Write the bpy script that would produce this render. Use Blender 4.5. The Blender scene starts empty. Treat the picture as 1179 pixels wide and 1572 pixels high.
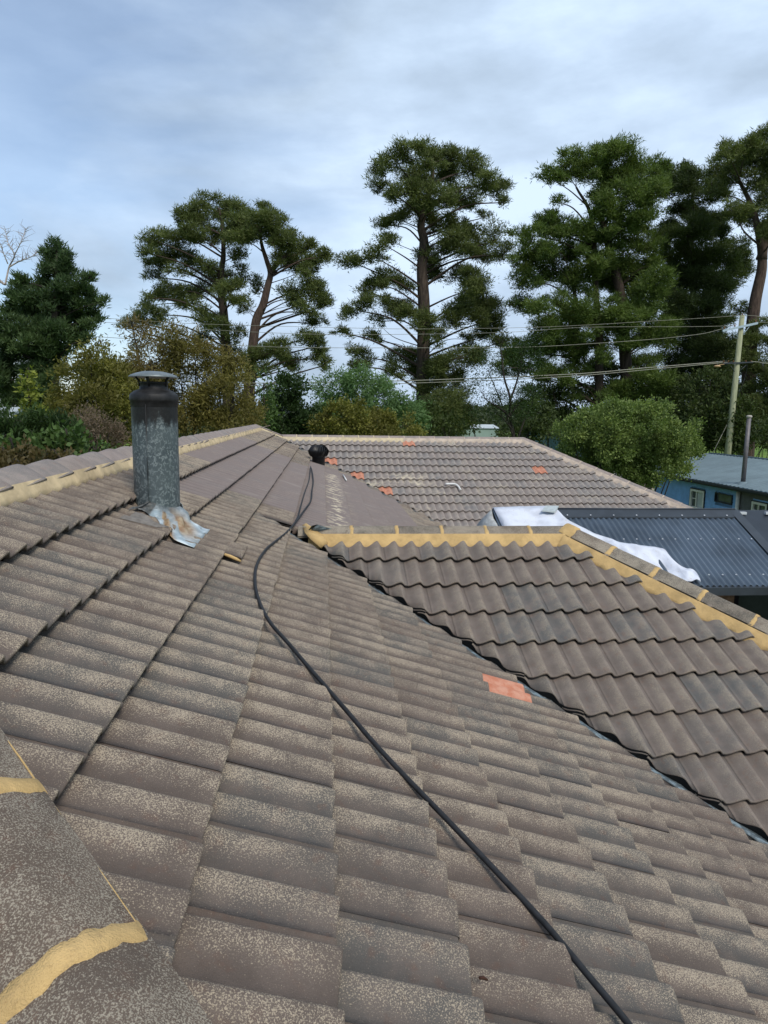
import bpy, bmesh, math, random
import numpy as np
from mathutils import Vector, Matrix
random.seed(5); rng = np.random.default_rng(7)
R = math.radians
sc = bpy.context.scene
col = sc.collection

# ---------------------------------------------------------------- camera
FPX, PITCH, YAW, ROLL = 1060.23, R(8.084), R(5.116), R(0.836)
CAM = np.array([1.6086, 0.0, 0.3396])
FW = np.array([math.sin(YAW)*math.cos(PITCH), math.cos(YAW)*math.cos(PITCH), -math.sin(PITCH)])
_R = np.array([math.cos(YAW), -math.sin(YAW), 0.0]); _U = np.cross(_R, FW)
RT = math.cos(ROLL)*_R + math.sin(ROLL)*_U
UP = -math.sin(ROLL)*_R + math.cos(ROLL)*_U
cd = bpy.data.cameras.new('camera'); cam = bpy.data.objects.new('camera', cd); col.objects.link(cam)
cd.sensor_fit = 'VERTICAL'; cd.sensor_height = 36.0; cd.lens = 36.0*FPX/1572.0
cd.clip_start = 0.05; cd.clip_end = 3000
cam.matrix_world = Matrix([[RT[0], UP[0], -FW[0], CAM[0]], [RT[1], UP[1], -FW[1], CAM[1]], [RT[2], UP[2], -FW[2], CAM[2]], [0, 0, 0, 1]])
sc.camera = cam

# ---------------------------------------------------------------- sky and sun
SUN_EL, SUN_AZ = R(46), R(158)          # azimuth clockwise from +Y
w = bpy.data.worlds.new("World"); sc.world = w; w.use_nodes = True
nt = w.node_tree; nt.nodes.clear()
def N(t, **k):
    n = nt.nodes.new(t)
    for a, b in k.items(): setattr(n, a, b)
    return n
out = N('ShaderNodeOutputWorld'); bg = N('ShaderNodeBackground'); bg.inputs[1].default_value = 0.13
sky = N('ShaderNodeTexSky', sky_type='NISHITA'); sky.sun_disc = False
sky.sun_elevation = SUN_EL; sky.sun_rotation = SUN_AZ; sky.air_density = 1.0; sky.dust_density = 1.0; sky.ozone_density = 2.2
tc = N('ShaderNodeTexCoord')
mp = N('ShaderNodeMapping'); mp.inputs['Scale'].default_value = (1.0, 1.0, 2.6); mp.inputs['Rotation'].default_value = (0, R(16), R(20)); mp.inputs['Location'].default_value = (0.35, 0.1, 0.4)
nt.links.new(tc.outputs['Generated'], mp.inputs[0])
n1 = N('ShaderNodeTexNoise'); n1.inputs['Scale'].default_value = 1.5; n1.inputs['Detail'].default_value = 9; n1.inputs['Roughness'].default_value = 0.5; n1.inputs['Distortion'].default_value = 0.35
n2 = N('ShaderNodeTexNoise'); n2.inputs['Scale'].default_value = 3.1; n2.inputs['Detail'].default_value = 7; n2.inputs['Roughness'].default_value = 0.55
nt.links.new(mp.outputs[0], n1.inputs[0]); nt.links.new(mp.outputs[0], n2.inputs[0])
cr = N('ShaderNodeValToRGB'); cr.color_ramp.elements[0].position = 0.44; cr.color_ramp.elements[0].color = (0.35, 0.35, 0.35, 1); cr.color_ramp.elements[1].position = 0.60; cr.color_ramp.elements[1].color = (0.97, 0.97, 0.97, 1)
sx_ = N('ShaderNodeSeparateXYZ'); nt.links.new(tc.outputs['Generated'], sx_.inputs[0])
m1 = N('ShaderNodeMath', operation='MULTIPLY_ADD'); nt.links.new(sx_.outputs[0], m1.inputs[0]); m1.inputs[1].default_value = 0.60; m1.inputs[2].default_value = 0.035
m2 = N('ShaderNodeMath', operation='MULTIPLY_ADD'); nt.links.new(sx_.outputs[2], m2.inputs[0]); m2.inputs[1].default_value = 0.16; nt.links.new(m1.outputs[0], m2.inputs[2])
m3 = N('ShaderNodeMath', operation='ADD'); nt.links.new(n1.outputs[0], m3.inputs[0]); nt.links.new(m2.outputs[0], m3.inputs[1])
nt.links.new(m3.outputs[0], cr.inputs[0])
# cloud tone: grey violet bellies, paler edges
cc = N('ShaderNodeValToRGB'); cc.color_ramp.elements[0].position = 0.36; cc.color_ramp.elements[0].color = (4.9, 6.0, 7.3, 1); cc.color_ramp.elements[1].position = 0.66; cc.color_ramp.elements[1].color = (2.9, 3.65, 4.6, 1)
e = cc.color_ramp.elements.new(0.5); e.color = (3.8, 4.75, 6.0, 1)
nt.links.new(n2.outputs[0], cc.inputs[0])
mx = N('ShaderNodeMixRGB'); nt.links.new(cr.outputs[0], mx.inputs[0]); nt.links.new(sky.outputs[0], mx.inputs[1]); nt.links.new(cc.outputs[0], mx.inputs[2])
nt.links.new(mx.outputs[0], bg.inputs[0]); nt.links.new(bg.outputs[0], out.inputs[0])
sl = bpy.data.lights.new('sun', 'SUN'); sl.energy = 2.4; sl.angle = R(18); sl.color = (1.0, 0.93, 0.83)
sun = bpy.data.objects.new('sun', sl); col.objects.link(sun)
sd = Vector((math.sin(SUN_AZ)*math.cos(SUN_EL), math.cos(SUN_AZ)*math.cos(SUN_EL), math.sin(SUN_EL)))
sun.rotation_euler = (-sd).to_track_quat('-Z', 'Y').to_euler()
sc.view_settings.view_transform = 'Standard'; sc.view_settings.look = 'None'; sc.view_settings.exposure = 0.3; sc.view_settings.gamma = 1.0

# ---------------------------------------------------------------- helpers
def proj(P):
    d = np.asarray(P, float)-CAM; z = d@FW
    return 589.5+FPX*(d@RT)/z, 786-FPX*(d@UP)/z
def ray(px, py): return FW+RT*(px-589.5)/FPX-UP*(py-786)/FPX
def onplane(px, py, n, P0):
    r = ray(px, py); n = np.asarray(n, float); return CAM+r*((n@(np.asarray(P0)-CAM))/(n@r))
def at(px, py, Y):                       # a point in the photograph at distance Y along the view
    r = ray(px, py); return CAM+r*(Y/r[1])
def tag(o, label=None, cat=None, group=None, kind=None):
    if label: o['label'] = label
    if cat: o['category'] = cat
    if group: o['group'] = group
    if kind: o['kind'] = kind
    return o
def empty(name, loc, label=None, cat=None, group=None):
    o = bpy.data.objects.new(name, None); col.objects.link(o); o.location = loc; o.empty_display_size = 0.2
    return tag(o, label, cat, group)
def link(name, me, mat=None, parent=None):
    o = bpy.data.objects.new(name, me); col.objects.link(o)
    if mat is not None:
        for m in (mat if isinstance(mat, list) else [mat]): me.materials.append(m)
    if parent is not None:
        o.parent = parent; o.matrix_parent_inverse = Matrix.Translation(-Vector(gloc(parent)))
    return o
def gloc(o):
    p = Vector(o.location); q = o.parent
    if q is not None: p = (gloc(q) + o.matrix_parent_inverse.translation + p)
    return p
def mesh(V, F, smooth=False, name='mesh'):
    me = bpy.data.meshes.new(name); me.from_pydata([tuple(map(float, v)) for v in V], [], [tuple(f) for f in F]); me.update()
    if smooth: me.polygons.foreach_set('use_smooth', [True]*len(me.polygons))
    return me
def attr(me, name, vals):
    a = me.attributes.new(name, 'FLOAT', 'POINT'); a.data.foreach_set('value', np.asarray(vals, dtype=np.float32))
class MB:
    def __init__(s): s.V = []; s.F = []; s.S = []
    def add(s, V, F, smooth=False):
        o = len(s.V); s.V += [tuple(map(float, v)) for v in V]; s.F += [tuple(i+o for i in f) for f in F]; s.S += [smooth]*len(F); return s
    def box(s, c, size, M=None):
        V = []
        for z in (-.5, .5):
            for y in (-.5, .5):
                for x in (-.5, .5):
                    v = Vector((x*size[0], y*size[1], z*size[2]))
                    if M is not None: v = M@v
                    V.append((v.x+c[0], v.y+c[1], v.z+c[2]))
        return s.add(V, [(0, 2, 3, 1), (4, 5, 7, 6), (0, 1, 5, 4), (2, 6, 7, 3), (0, 4, 6, 2), (1, 3, 7, 5)])
    def tube(s, pts, rad, n=8, caps=True):
        pts = [Vector(tuple(map(float, p))) for p in pts]; k = len(pts); rads = rad if hasattr(rad, '__len__') else [rad]*k
        V = []; F = []; prev = None
        for i, p in enumerate(pts):
            d = (pts[min(i+1, k-1)]-pts[max(i-1, 0)])
            if d.length < 1e-9: d = Vector((0, 0, 1))
            d.normalize()
            if prev is None:
                a = d.orthogonal().normalized()
            else:
                a = prev-d*prev.dot(d)
                a = a.normalized() if a.length > 1e-6 else d.orthogonal().normalized()
            prev = a; b = d.cross(a)
            for j in range(n):
                t = 2*math.pi*j/n; V.append(p+(a*math.cos(t)+b*math.sin(t))*rads[i])
        for i in range(k-1):
            for j in range(n):
                F.append((i*n+j, i*n+(j+1) % n, (i+1)*n+(j+1) % n, (i+1)*n+j))
        if caps: F.append(tuple(range(n-1, -1, -1))); F.append(tuple((k-1)*n+j for j in range(n)))
        return s.add(V, F, True)
    def lathe(s, c, prof, n=32, axis=None):
        V = []; F = []; k = len(prof); M = axis
        for (r, z) in prof:
            for j in range(n):
                t = 2*math.pi*j/n; v = Vector((r*math.cos(t), r*math.sin(t), z))
                if M is not None: v = M@v
                V.append((v.x+c[0], v.y+c[1], v.z+c[2]))
        for i in range(k-1):
            for j in range(n): F.append((i*n+j, i*n+(j+1) % n, (i+1)*n+(j+1) % n, (i+1)*n+j))
        return s.add(V, F, True)
    def obj(s, name, mat, parent=None):
        me = mesh(s.V, s.F); me.polygons.foreach_set('use_smooth', s.S); return link(name, me, mat, parent)
def smooth_path(P, n=6):
    P = [np.asarray(p, float) for p in P]; P = [2*P[0]-P[1]]+P+[2*P[-1]-P[-2]]; o = []
    for i in range(1, len(P)-2):
        for k in range(n):
            t = k/n; a, b, c, d = P[i-1], P[i], P[i+1], P[i+2]
            o.append(.5*((2*b)+(-a+c)*t+(2*a-5*b+4*c-d)*t*t+(-a+3*b-3*c+d)*t**3))
    o.append(P[-2]); return o

# ---------------------------------------------------------------- materials
class Mat:
    def __init__(s, name, rough=0.8, metal=0.0, spec=0.3):
        s.m = bpy.data.materials.new(name); s.m.use_nodes = True; s.t = s.m.node_tree; s.b = s.t.nodes['Principled BSDF']
        s.b.inputs['Roughness'].default_value = rough; s.b.inputs['Metallic'].default_value = metal; s.b.inputs['Specular IOR Level'].default_value = spec
    def n(s, t, **k):
        x = s.t.nodes.new(t)
        for a, b in k.items(): setattr(x, a, b)
        return x
    def l(s, a, b): s.t.links.new(a, b)
    def pos(s):
        if not hasattr(s, '_p'): s._p = s.n('ShaderNodeNewGeometry').outputs['Position']
        return s._p
    def obj(s): return s.n('ShaderNodeTexCoord').outputs['Object']
    def scale(s, v, sc_, rot=(0, 0, 0)):
        m = s.n('ShaderNodeMapping'); m.inputs['Scale'].default_value = sc_; m.inputs['Rotation'].default_value = rot; s.l(v, m.inputs[0]); return m.outputs[0]
    def noise(s, v, scale, det=4, rough=.55, dist=0):
        x = s.n('ShaderNodeTexNoise'); x.inputs['Scale'].default_value = scale; x.inputs['Detail'].default_value = det; x.inputs['Roughness'].default_value = rough; x.inputs['Distortion'].default_value = dist
        s.l(v, x.inputs['Vector']); return x.outputs[0]
    def attr(s, name): x = s.n('ShaderNodeAttribute'); x.attribute_name = name; return x.outputs['Fac']
    def math(s, op, a, b=0.0, c=None):
        x = s.n('ShaderNodeMath', operation=op)
        for i, v in enumerate((a, b) if c is None else (a, b, c)):
            if isinstance(v, (int, float)): x.inputs[i].default_value = v
            else: s.l(v, x.inputs[i])
        return x.outputs[0]
    def rng(s, v, a, b, c=0.0, d=1.0, smooth=True):
        x = s.n('ShaderNodeMapRange'); x.interpolation_type = 'SMOOTHSTEP' if smooth else 'LINEAR'
        s.l(v, x.inputs[0])
        for i, q in enumerate((a, b, c, d)): x.inputs[i+1].default_value = q
        return x.outputs[0]
    def mix(s, f, a, b, mode='MIX'):
        x = s.n('ShaderNodeMixRGB', blend_type=mode)
        for i, v in enumerate((f, a, b)):
            if isinstance(v, (int, float)): x.inputs[i].default_value = v
            elif isinstance(v, tuple): x.inputs[i].default_value = (*v, 1)
            else: s.l(v, x.inputs[i])
        return x.outputs[0]
    def color(s, c):
        if isinstance(c, tuple): s.b.inputs['Base Color'].default_value = (*c, 1)
        else: s.l(c, s.b.inputs['Base Color'])
        return s
    def bump(s, h, strength=.5, dist=.005):
        x = s.n('ShaderNodeBump'); x.inputs['Strength'].default_value = strength; x.inputs['Distance'].default_value = dist
        s.l(h, x.inputs['Height']); s.l(x.outputs[0], s.b.inputs['Normal']); return s

def tile_mat(name, base, alt, lich, amount, gritty=1.0):
    M = Mat(name, .88, 0, .25); p = M.pos()
    crest = M.attr('crest'); rnd = M.attr('rnd'); wash = M.attr('wash'); smear = M.attr('smear')
    big = M.noise(p, 1.1, 3); mid = M.noise(p, 9, 4, .6)
    b = M.mix(M.rng(rnd, .45, .95), base, alt)
    b = M.mix(M.rng(mid, .35, .7, 0, .6), b, tuple(x*1.45 for x in base))
    b = M.mix(M.rng(M.noise(p, 23, 3), .55, .75, 0, .35), b, (base[0]*1.25, base[1]*.85, base[2]*.7))
    b = M.mix(M.math('MULTIPLY', wash, .75), b, (.165, .142, .138))
    fine = M.noise(p, 290, 3, .65, .2)
    fine2 = M.noise(p, 330, 1, .5)
    k = M.math('MULTIPLY', M.rng(crest, .05, .85), M.rng(big, .3, .65, .6, 1.0))
    k = M.math('MULTIPLY', k, M.rng(mid, .25, .6, .55, 1.0))
    thr = M.math('ADD', M.math('MULTIPLY_ADD', k, -.21*amount, .66), M.math('MULTIPLY', wash, .16))
    d = M.math('SUBTRACT', M.math('ADD', fine, M.math('MULTIPLY', M.math('SUBTRACT', fine2, .5), .22)), thr)
    mask = M.rng(d, -.04, .075)
    lc = M.mix(M.noise(p, 40, 2), lich, tuple(x*.72 for x in lich))
    c = M.mix(M.math('MULTIPLY', mask, .78), b, lc)
    c = M.mix(1.0, c, M.mix(M.rng(crest, 0, .7), (.80, .79, .79), (1.05, 1.04, 1.03)), 'MULTIPLY')  # pans darkened, crests lightened: roll shading put into the colour
    c = M.mix(M.math('MULTIPLY', wash, .9), c, M.mix(1.0, c, M.mix(M.rng(crest, .0, .85), (.52, .50, .52), (1.25, 1.22, 1.2)), 'MULTIPLY'))  # same roll shading painted more strongly on washed tiles
    c = M.mix(M.math('MULTIPLY', wash, M.rng(M.noise(M.scale(p, (.5, 3, 1)), 5, 4), .58, .68, 0, .4)), c, (.30, .265, .24))
    c = M.mix(M.math('MULTIPLY', smear, M.rng(M.noise(M.scale(p, (1, 2.2, 1)), 7, 4, .6), .50, .56)), c, (.55, .48, .36))
    grit = M.noise(p, 420, 1)
    c = M.mix(M.rng(grit, .3, .7, .0, .35), c, M.mix(1.0, c, (.55, .53, .5), 'MULTIPLY'))
    M.color(c); M.bump(M.math('ADD', M.math('MULTIPLY', mask, .6), M.math('ADD', grit, M.noise(p, 60, 2))), .55*gritty, .004)
    return M.m
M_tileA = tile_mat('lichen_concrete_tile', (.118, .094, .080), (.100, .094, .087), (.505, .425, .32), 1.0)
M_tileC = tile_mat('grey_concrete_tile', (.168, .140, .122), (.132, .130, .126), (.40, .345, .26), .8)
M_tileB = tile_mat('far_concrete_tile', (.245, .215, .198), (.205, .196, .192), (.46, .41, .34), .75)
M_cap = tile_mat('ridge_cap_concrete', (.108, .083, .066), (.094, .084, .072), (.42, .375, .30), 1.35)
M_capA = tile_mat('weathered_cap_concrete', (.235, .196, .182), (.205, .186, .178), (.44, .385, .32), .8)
def simple(name, c, rough=.8, metal=0, var=.25, sc_=6, bump=0., bsc=60, spec=.3):
    M = Mat(name, rough, metal, spec); p = M.pos()
    v = M.mix(M.rng(M.noise(p, sc_, 5, .6), .3, .7), tuple(x*(1-var) for x in c), tuple(min(1, x*(1+var)) for x in c))
    M.color(v)
    if bump: M.bump(M.noise(p, bsc, 4, .6), bump, .01)
    return M.m
def mortar(name, c):
    M = Mat(name, .9, 0, .2); p = M.pos()
    v = M.mix(M.rng(M.noise(p, 7, 5, .65), .32, .68), tuple(x*.80 for x in c), tuple(x*1.10 for x in c))
    v = M.mix(M.rng(M.noise(p, 38, 5, .7), .52, .75, 0, .45), v, (c[0]*.62, c[1]*.62, c[2]*.75))
    v = M.mix(M.rng(M.noise(p, 190, 2), .60, .72, 0, .5), v, (c[0]*.55, c[1]*.5, c[2]*.5))
    M.color(v); M.bump(M.math('ADD', M.math('MULTIPLY', M.noise(M.scale(p, (1, 1, 1)), 45, 5, .65), 1.6), M.noise(p, 350, 2)), .7, .006); return M.m
M_point = mortar('mustard_pointing', (.54, .37, .165))
M_pointB = simple('faded_pointing', (.40, .33, .265), .85, 0, .2, 8, .3, 60)
M_pointBy = simple('pale_yellow_pointing', (.46, .385, .255), .85, 0, .15, 8, .3, 60)
M_under = simple('dark_underlay', (.012, .012, .012), .95, 0, .2, 6)
def orange_mat():
    M = Mat('terracotta_tile', .85); p = M.pos()
    c = M.mix(M.rng(M.noise(p, 18, 5, .65), .35, .68), (.42, .155, .09), (.50, .25, .17))
    c = M.mix(M.rng(M.noise(p, 60, 3), .6, .75), c, (.40, .25, .18))
    M.color(c); M.bump(M.noise(p, 300, 2), .3, .003); return M.m
M_orange = orange_mat()
def galv_mat(name, a, b, rust=0.0, sc_=26, metal=.35, rough=.5):
    M = Mat(name, rough, metal, .4); p = M.pos()
    v = M.n('ShaderNodeTexVoronoi'); v.inputs['Scale'].default_value = sc_; M.l(p, v.inputs['Vector'])
    c = M.mix(M.rng(M.noise(p, sc_*2.2, 4, .65), .47, .62), a, b)
    c = M.mix(M.rng(v.outputs['Distance'], .1, .6, 0, .3), c, a)
    if rust: c = M.mix(M.rng(M.noise(p, 9, 4, .6), .62-rust, .72-rust), c, (.25, .12, .045))
    M.color(c); return M.m
M_lead = galv_mat('valley_tray_metal', (.07, .09, .10), (.22, .28, .31), 0, 12, .2, .6)
def flue_mat():
    M = Mat('galvanised_flue', .5, .3, .4); p = M.pos()
    sp = M.scale(p, (1, 1, .8))
    c = M.mix(M.rng(M.noise(sp, 62, 3, .6, .8), .50, .60), (.060, .078, .086), (.20, .235, .24))
    c = M.mix(M.rng(M.noise(p, 6, 4), .35, .75, 0, .6), c, (.10, .125, .13))
    z = M.n('ShaderNodeSeparateXYZ'); M.l(p, z.inputs[0])
    wob = M.math('ADD', z.outputs[2], M.math('MULTIPLY', M.math('SUBTRACT', M.noise(M.scale(p, (1, 1, .35)), 14, 3), .5), .22))
    soot = M.rng(M.math('ADD', M.attr('soot'), M.math('MULTIPLY', M.math('SUBTRACT', M.noise(M.scale(p, (1, 1, .3)), 13, 5, .7), .5), 2.1)), .30, .80)
    c = M.mix(M.math('MULTIPLY', soot, .96), c, (.010, .009, .009))
    M.color(c); return M.m
M_flue = flue_mat()
M_soot = simple('sooty_steel', (.018, .018, .019), .55, .2, .4, 20)
M_cowl = simple('zinc_cowl', (.15, .175, .185), .45, .35, .2, 20)
def flash_mat():
    M = Mat('flue_flashing_metal', .42, .45, .5); p = M.pos()
    c = M.mix(M.rng(M.noise(p, 20, 4), .4, .65), (.36, .43, .46), (.58, .64, .66))
    c = M.mix(M.rng(M.attr('rust'), .25, .75), c, M.mix(M.rng(M.noise(p, 28, 4), .35, .65), (.30, .16, .07), (.48, .36, .22)))
    c = M.mix(M.attr('dirt'), c, M.mix(M.rng(M.noise(p, 40, 4), .4, .6), (.06, .06, .055), (.14, .13, .12)))
    M.color(c); return M.m
M_flash = flash_mat()
M_black = simple('black_powdercoat', (.010, .010, .011), .42, .1, .3, 20)
M_hose = simple('black_rubber_hose', (.016, .017, .019), .6, 0, .3, 40)
M_white = simple('white_plastic', (.62, .62, .60), .5, 0, .1, 20)
def sheet_mat():
    M = Mat('white_drop_sheet', .85); p = M.pos()
    c = M.mix(M.rng(M.noise(p, 5, 4), .4, .75), (.58, .61, .68), (.46, .48, .54))
    c = M.mix(M.rng(M.noise(M.scale(p, (1, .3, 1)), 30, 3), .62, .72, 0, .5), c, (.42, .36, .33))
    M.color(c); M.bump(M.noise(p, 12, 4), .6, .02); return M.m
M_sheet = sheet_mat()
M_plastic = simple('grey_plastic_sheet', (.36, .37, .36), .4, 0, .25, 20, .4, 30)
M_corr = simple('blue_grey_corrugated_steel', (.062, .084, .112), .38, .25, .3, 1.6, 0, 60, .5)
M_darksteel = simple('dark_steel_trim', (.030, .037, .047), .45, .2, .25, 3, 0, 60, .5)
M_screw = simple('pale_screw', (.55, .57, .6), .4, .3, .1)
M_blueroof = simple('faded_steel_roof', (.155, .205, .225), .5, .1, .12, 1.2)
M_weather = simple('blue_weatherboard', (.17, .33, .58), .65, 0, .12, 3)
M_greyboard = simple('grey_weatherboard', (.10, .10, .10), .7, 0, .15, 3)
M_trim = simple('cream_window_paint', (.62, .60, .54), .55, 0, .08, 10)
M_darktrim = simple('dark_fascia', (.022, .026, .032), .6, 0, .2, 5)
M_glass = simple('window_glass', (.05, .06, .065), .12, 0, .3, 3, 0, 60, .6)
M_curtain = simple('pale_window_blind', (.40, .42, .41), .35, 0, .15, 2)
M_brick = simple('brown_brick', (.19, .12, .085), .9, 0, .3, 9, .4, 20)
def pole_mat():
    M = Mat('treated_timber_pole', .8); p = M.pos()
    c = M.mix(M.rng(M.noise(M.scale(p, (6, 6, .35)), 4, 5, .65), .35, .68), (.20, .22, .13), (.36, .36, .24))
    M.color(c); return M.m
M_pole = pole_mat()
M_galv = simple('galvanised_steel', (.34, .42, .48), .5, .3, .15, 10)
M_wire = simple('power_wire', (.22, .22, .18), .5, .2, .2, 10)
M_insul = simple('brown_insulator', (.20, .09, .04), .3, 0, .2, 10)
def bark(name, a, b):
    M = Mat(name, .95); p = M.pos()
    c = M.mix(M.rng(M.noise(M.scale(p, (3, 3, .6)), 3, 5, .7), .35, .68), a, b); M.color(c); M.bump(M.noise(M.scale(p, (3, 3, .7)), 5, 4), .8, .05); return M.m
M_bark = bark('pine_bark', (.028, .021, .017), (.075, .056, .044))
M_barkred = bark('reddish_pine_bark', (.040, .027, .022), (.095, .066, .052))
M_barkpale = bark('pale_eucalypt_bark', (.24, .20, .18), (.42, .37, .34))
M_barkdark = bark('dark_bark', (.018, .016, .013), (.05, .042, .035))
def leaf(name, a, b, cc_=None, sheen=.3, sc_=.30):
    M = Mat(name, .6, 0, .25); p = M.pos()
    r = M.attr('rnd')
    c = M.mix(r, a, b)
    if cc_: c = M.mix(M.math('MULTIPLY', M.rng(M.noise(p, sc_, 3), .45, .62), .85), c, cc_)
    M.color(c)
    tr = M.n('ShaderNodeBsdfTranslucent'); 
    M.l(M.mix(1.0, c, (1.3, 1.35, .7), 'MULTIPLY'), tr.inputs[0])
    ms = M.n('ShaderNodeMixShader'); ms.inputs[0].default_value = sheen
    M.l(M.b.outputs[0], ms.inputs[1]); M.l(tr.outputs[0], ms.inputs[2])
    M.l(ms.outputs[0], M.t.nodes['Material Output'].inputs[0]); return M.m
L_pine = leaf('pine_needles', (.040, .058, .018), (.145, .175, .052), (.080, .102, .030))
L_pined = leaf('dark_pine_needles', (.024, .040, .013), (.085, .115, .034), (.046, .068, .020))
L_pineg = leaf('green_pine_needles', (.036, .064, .014), (.145, .200, .045), (.080, .122, .026))
L_con = leaf('young_conifer_needles', (.028, .055, .020), (.085, .130, .045), (.045, .078, .030))
L_olive = leaf('olive_leaves', (.075, .085, .016), (.21, .205, .042), (.105, .095, .024))
L_bronze = leaf('bronze_leaves', (.075, .072, .018), (.20, .175, .045), (.120, .085, .028))
L_yel = leaf('yellow_green_leaves', (.085, .115, .018), (.24, .27, .045), (.13, .16, .025))
L_dark = leaf('dark_glossy_leaves', (.012, .028, .008), (.050, .090, .024), (.024, .048, .012))
L_mid = leaf('mid_green_leaves', (.030, .062, .016), (.110, .175, .050), (.055, .10, .028))
L_soft = leaf('soft_green_leaves', (.060, .120, .040), (.150, .245, .095), (.085, .15, .05))
L_lime = leaf('light_green_leaves', (.040, .072, .018), (.22, .285, .080), (.125, .18, .048))
L_red = leaf('reddish_leaves', (.045, .045, .016), (.13, .095, .040), (.05, .07, .02))
L_far = leaf('distant_leaves', (.040, .058, .028), (.085, .105, .055), (.055, .07, .04))
L_dead = leaf('dry_leaves', (.10, .075, .05), (.20, .15, .11), None)

# ================================================================ THE ROOF
TH = R(25.135); CT, ST = math.cos(TH), math.sin(TH); TAN = ST/CT
G = .3294; AMP = .030; LIFT = .048; ROLLW = .15
EAVE = -2.62
S1 = .4917; YC, ZC, TC = 5.9524, -.6743, .4238; YB, ZB, TB = 17.4402, -.2462, .4387
VC = 7.318+.02; VB = 17.96; YPH = 2.7709
XC_END = 3.80; XB_END = 6.72; Y0 = 2.235; YA = YB+ZB/TAN
def prof(w):
    w = w % 1.0
    if w < .24: return .5+.5*math.cos(math.pi*w/.24)
    x = (w-.24)/.76
    return .42*x+.58*(.5-.5*math.cos(math.pi*x**1.1))
def prof_soft(w):
    w = w % 1.0
    if w < .30: return .5+.5*math.cos(math.pi*w/.30)
    x = (w-.30)/.70
    return .5-.5*math.cos(math.pi*x**1.15)
class Slope:
    amp = AMP; lift = LIFT; pf = staticmethod(prof)
    def __init__(s, O, D2, t0, phase, res=1):
        s.O = np.asarray(O, float); d = np.asarray(D2, float)
        s.D = np.array([d[0]*CT, d[1]*CT, -ST]); s.N = np.array([d[0]*ST, d[1]*ST, CT]); s.U = np.cross(s.N, s.D); s.t0 = t0; s.ph = phase; s.res = res
    def P(s, u, t, h): return s.O+s.U*u+s.D*t+s.N*h
    def hs(s, u, t):
        r = max(0, math.ceil((t-s.t0)/G-1e-9)); f = 1-(s.t0+r*G-t)/G
        return -s.lift*(1-f)+s.amp*s.pf((u-s.ph)/ROLLW)
    def ut(s, X, Y):
        # vertical drop of a plan point on to the slope plane
        P = np.array([X, Y, 0.0]); z = s.O[2]-(s.N[0]*(X-s.O[0])+s.N[1]*(Y-s.O[1]))/s.N[2]
        d = np.array([X, Y, z])-s.O; return float(d@s.U), float(d@s.D)
WS = [.38, .52, .66, .80, .90, .96, 1.0, 1.05, 1.11, 1.17, 1.24, 1.38]
WC = [.38, .6, .8, 1.0, 1.2, 1.38]
def tile_geo(S, u0, r, jit, coarse):
    ws = WC if coarse else WS
    us = [u0+ROLLW*w for w in ws]+[u0+ROLLW*(1+w) for w in ws[1:]]
    us[-1] += .001
    tb = S.t0+r*G; ta = tb-G-.035
    if coarse: rows = [(ta, 0, 0), (tb, 0, 0), (tb, -.016, 0)]
    else: rows = [(ta, 0, 0), (tb-G*.5, 0, 0), (tb-.012, .0005, .3), (tb-.003, -.0012, 1), (tb, -.005, 1), (tb, -.016, 0), (tb-.09, -.022, 0)]
    V = []; C = []; n = len(us)
    for (t, dh, ed) in rows:
        f = (t-(tb-G))/G; base = -S.lift*(1-f)
        for i, u in enumerate(us):
            p = S.pf((u-S.ph)/ROLLW)
            uu = (u-u0-.2); 
            h = base+S.amp*p+dh+jit[0]+jit[1]*uu*10*.12+(jit[3]*f)
            V.append(S.P(u, t+jit[2]*f+jit[4]*uu*f, h)); C.append(min(1, p+.25*ed))
    F = []
    for a in range(len(rows)-1):
        for i in range(n-1):
            F.append((a*n+i, a*n+i+1, (a+1)*n+i+1, (a+1)*n+i)[::-1])
    if not coarse:      # side laps
        m = len(V)
        for side in (0, n-1):
            k = len(V)
            for a in range(4):
                V.append(V[a*n+side]-S.N*.006); C.append(0)
            for a in range(3):
                q = (a*n+side, (a+1)*n+side, k+a+1, k+a)
                F.append(q if side == 0 else q[::-1])
    return V, F, C
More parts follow.
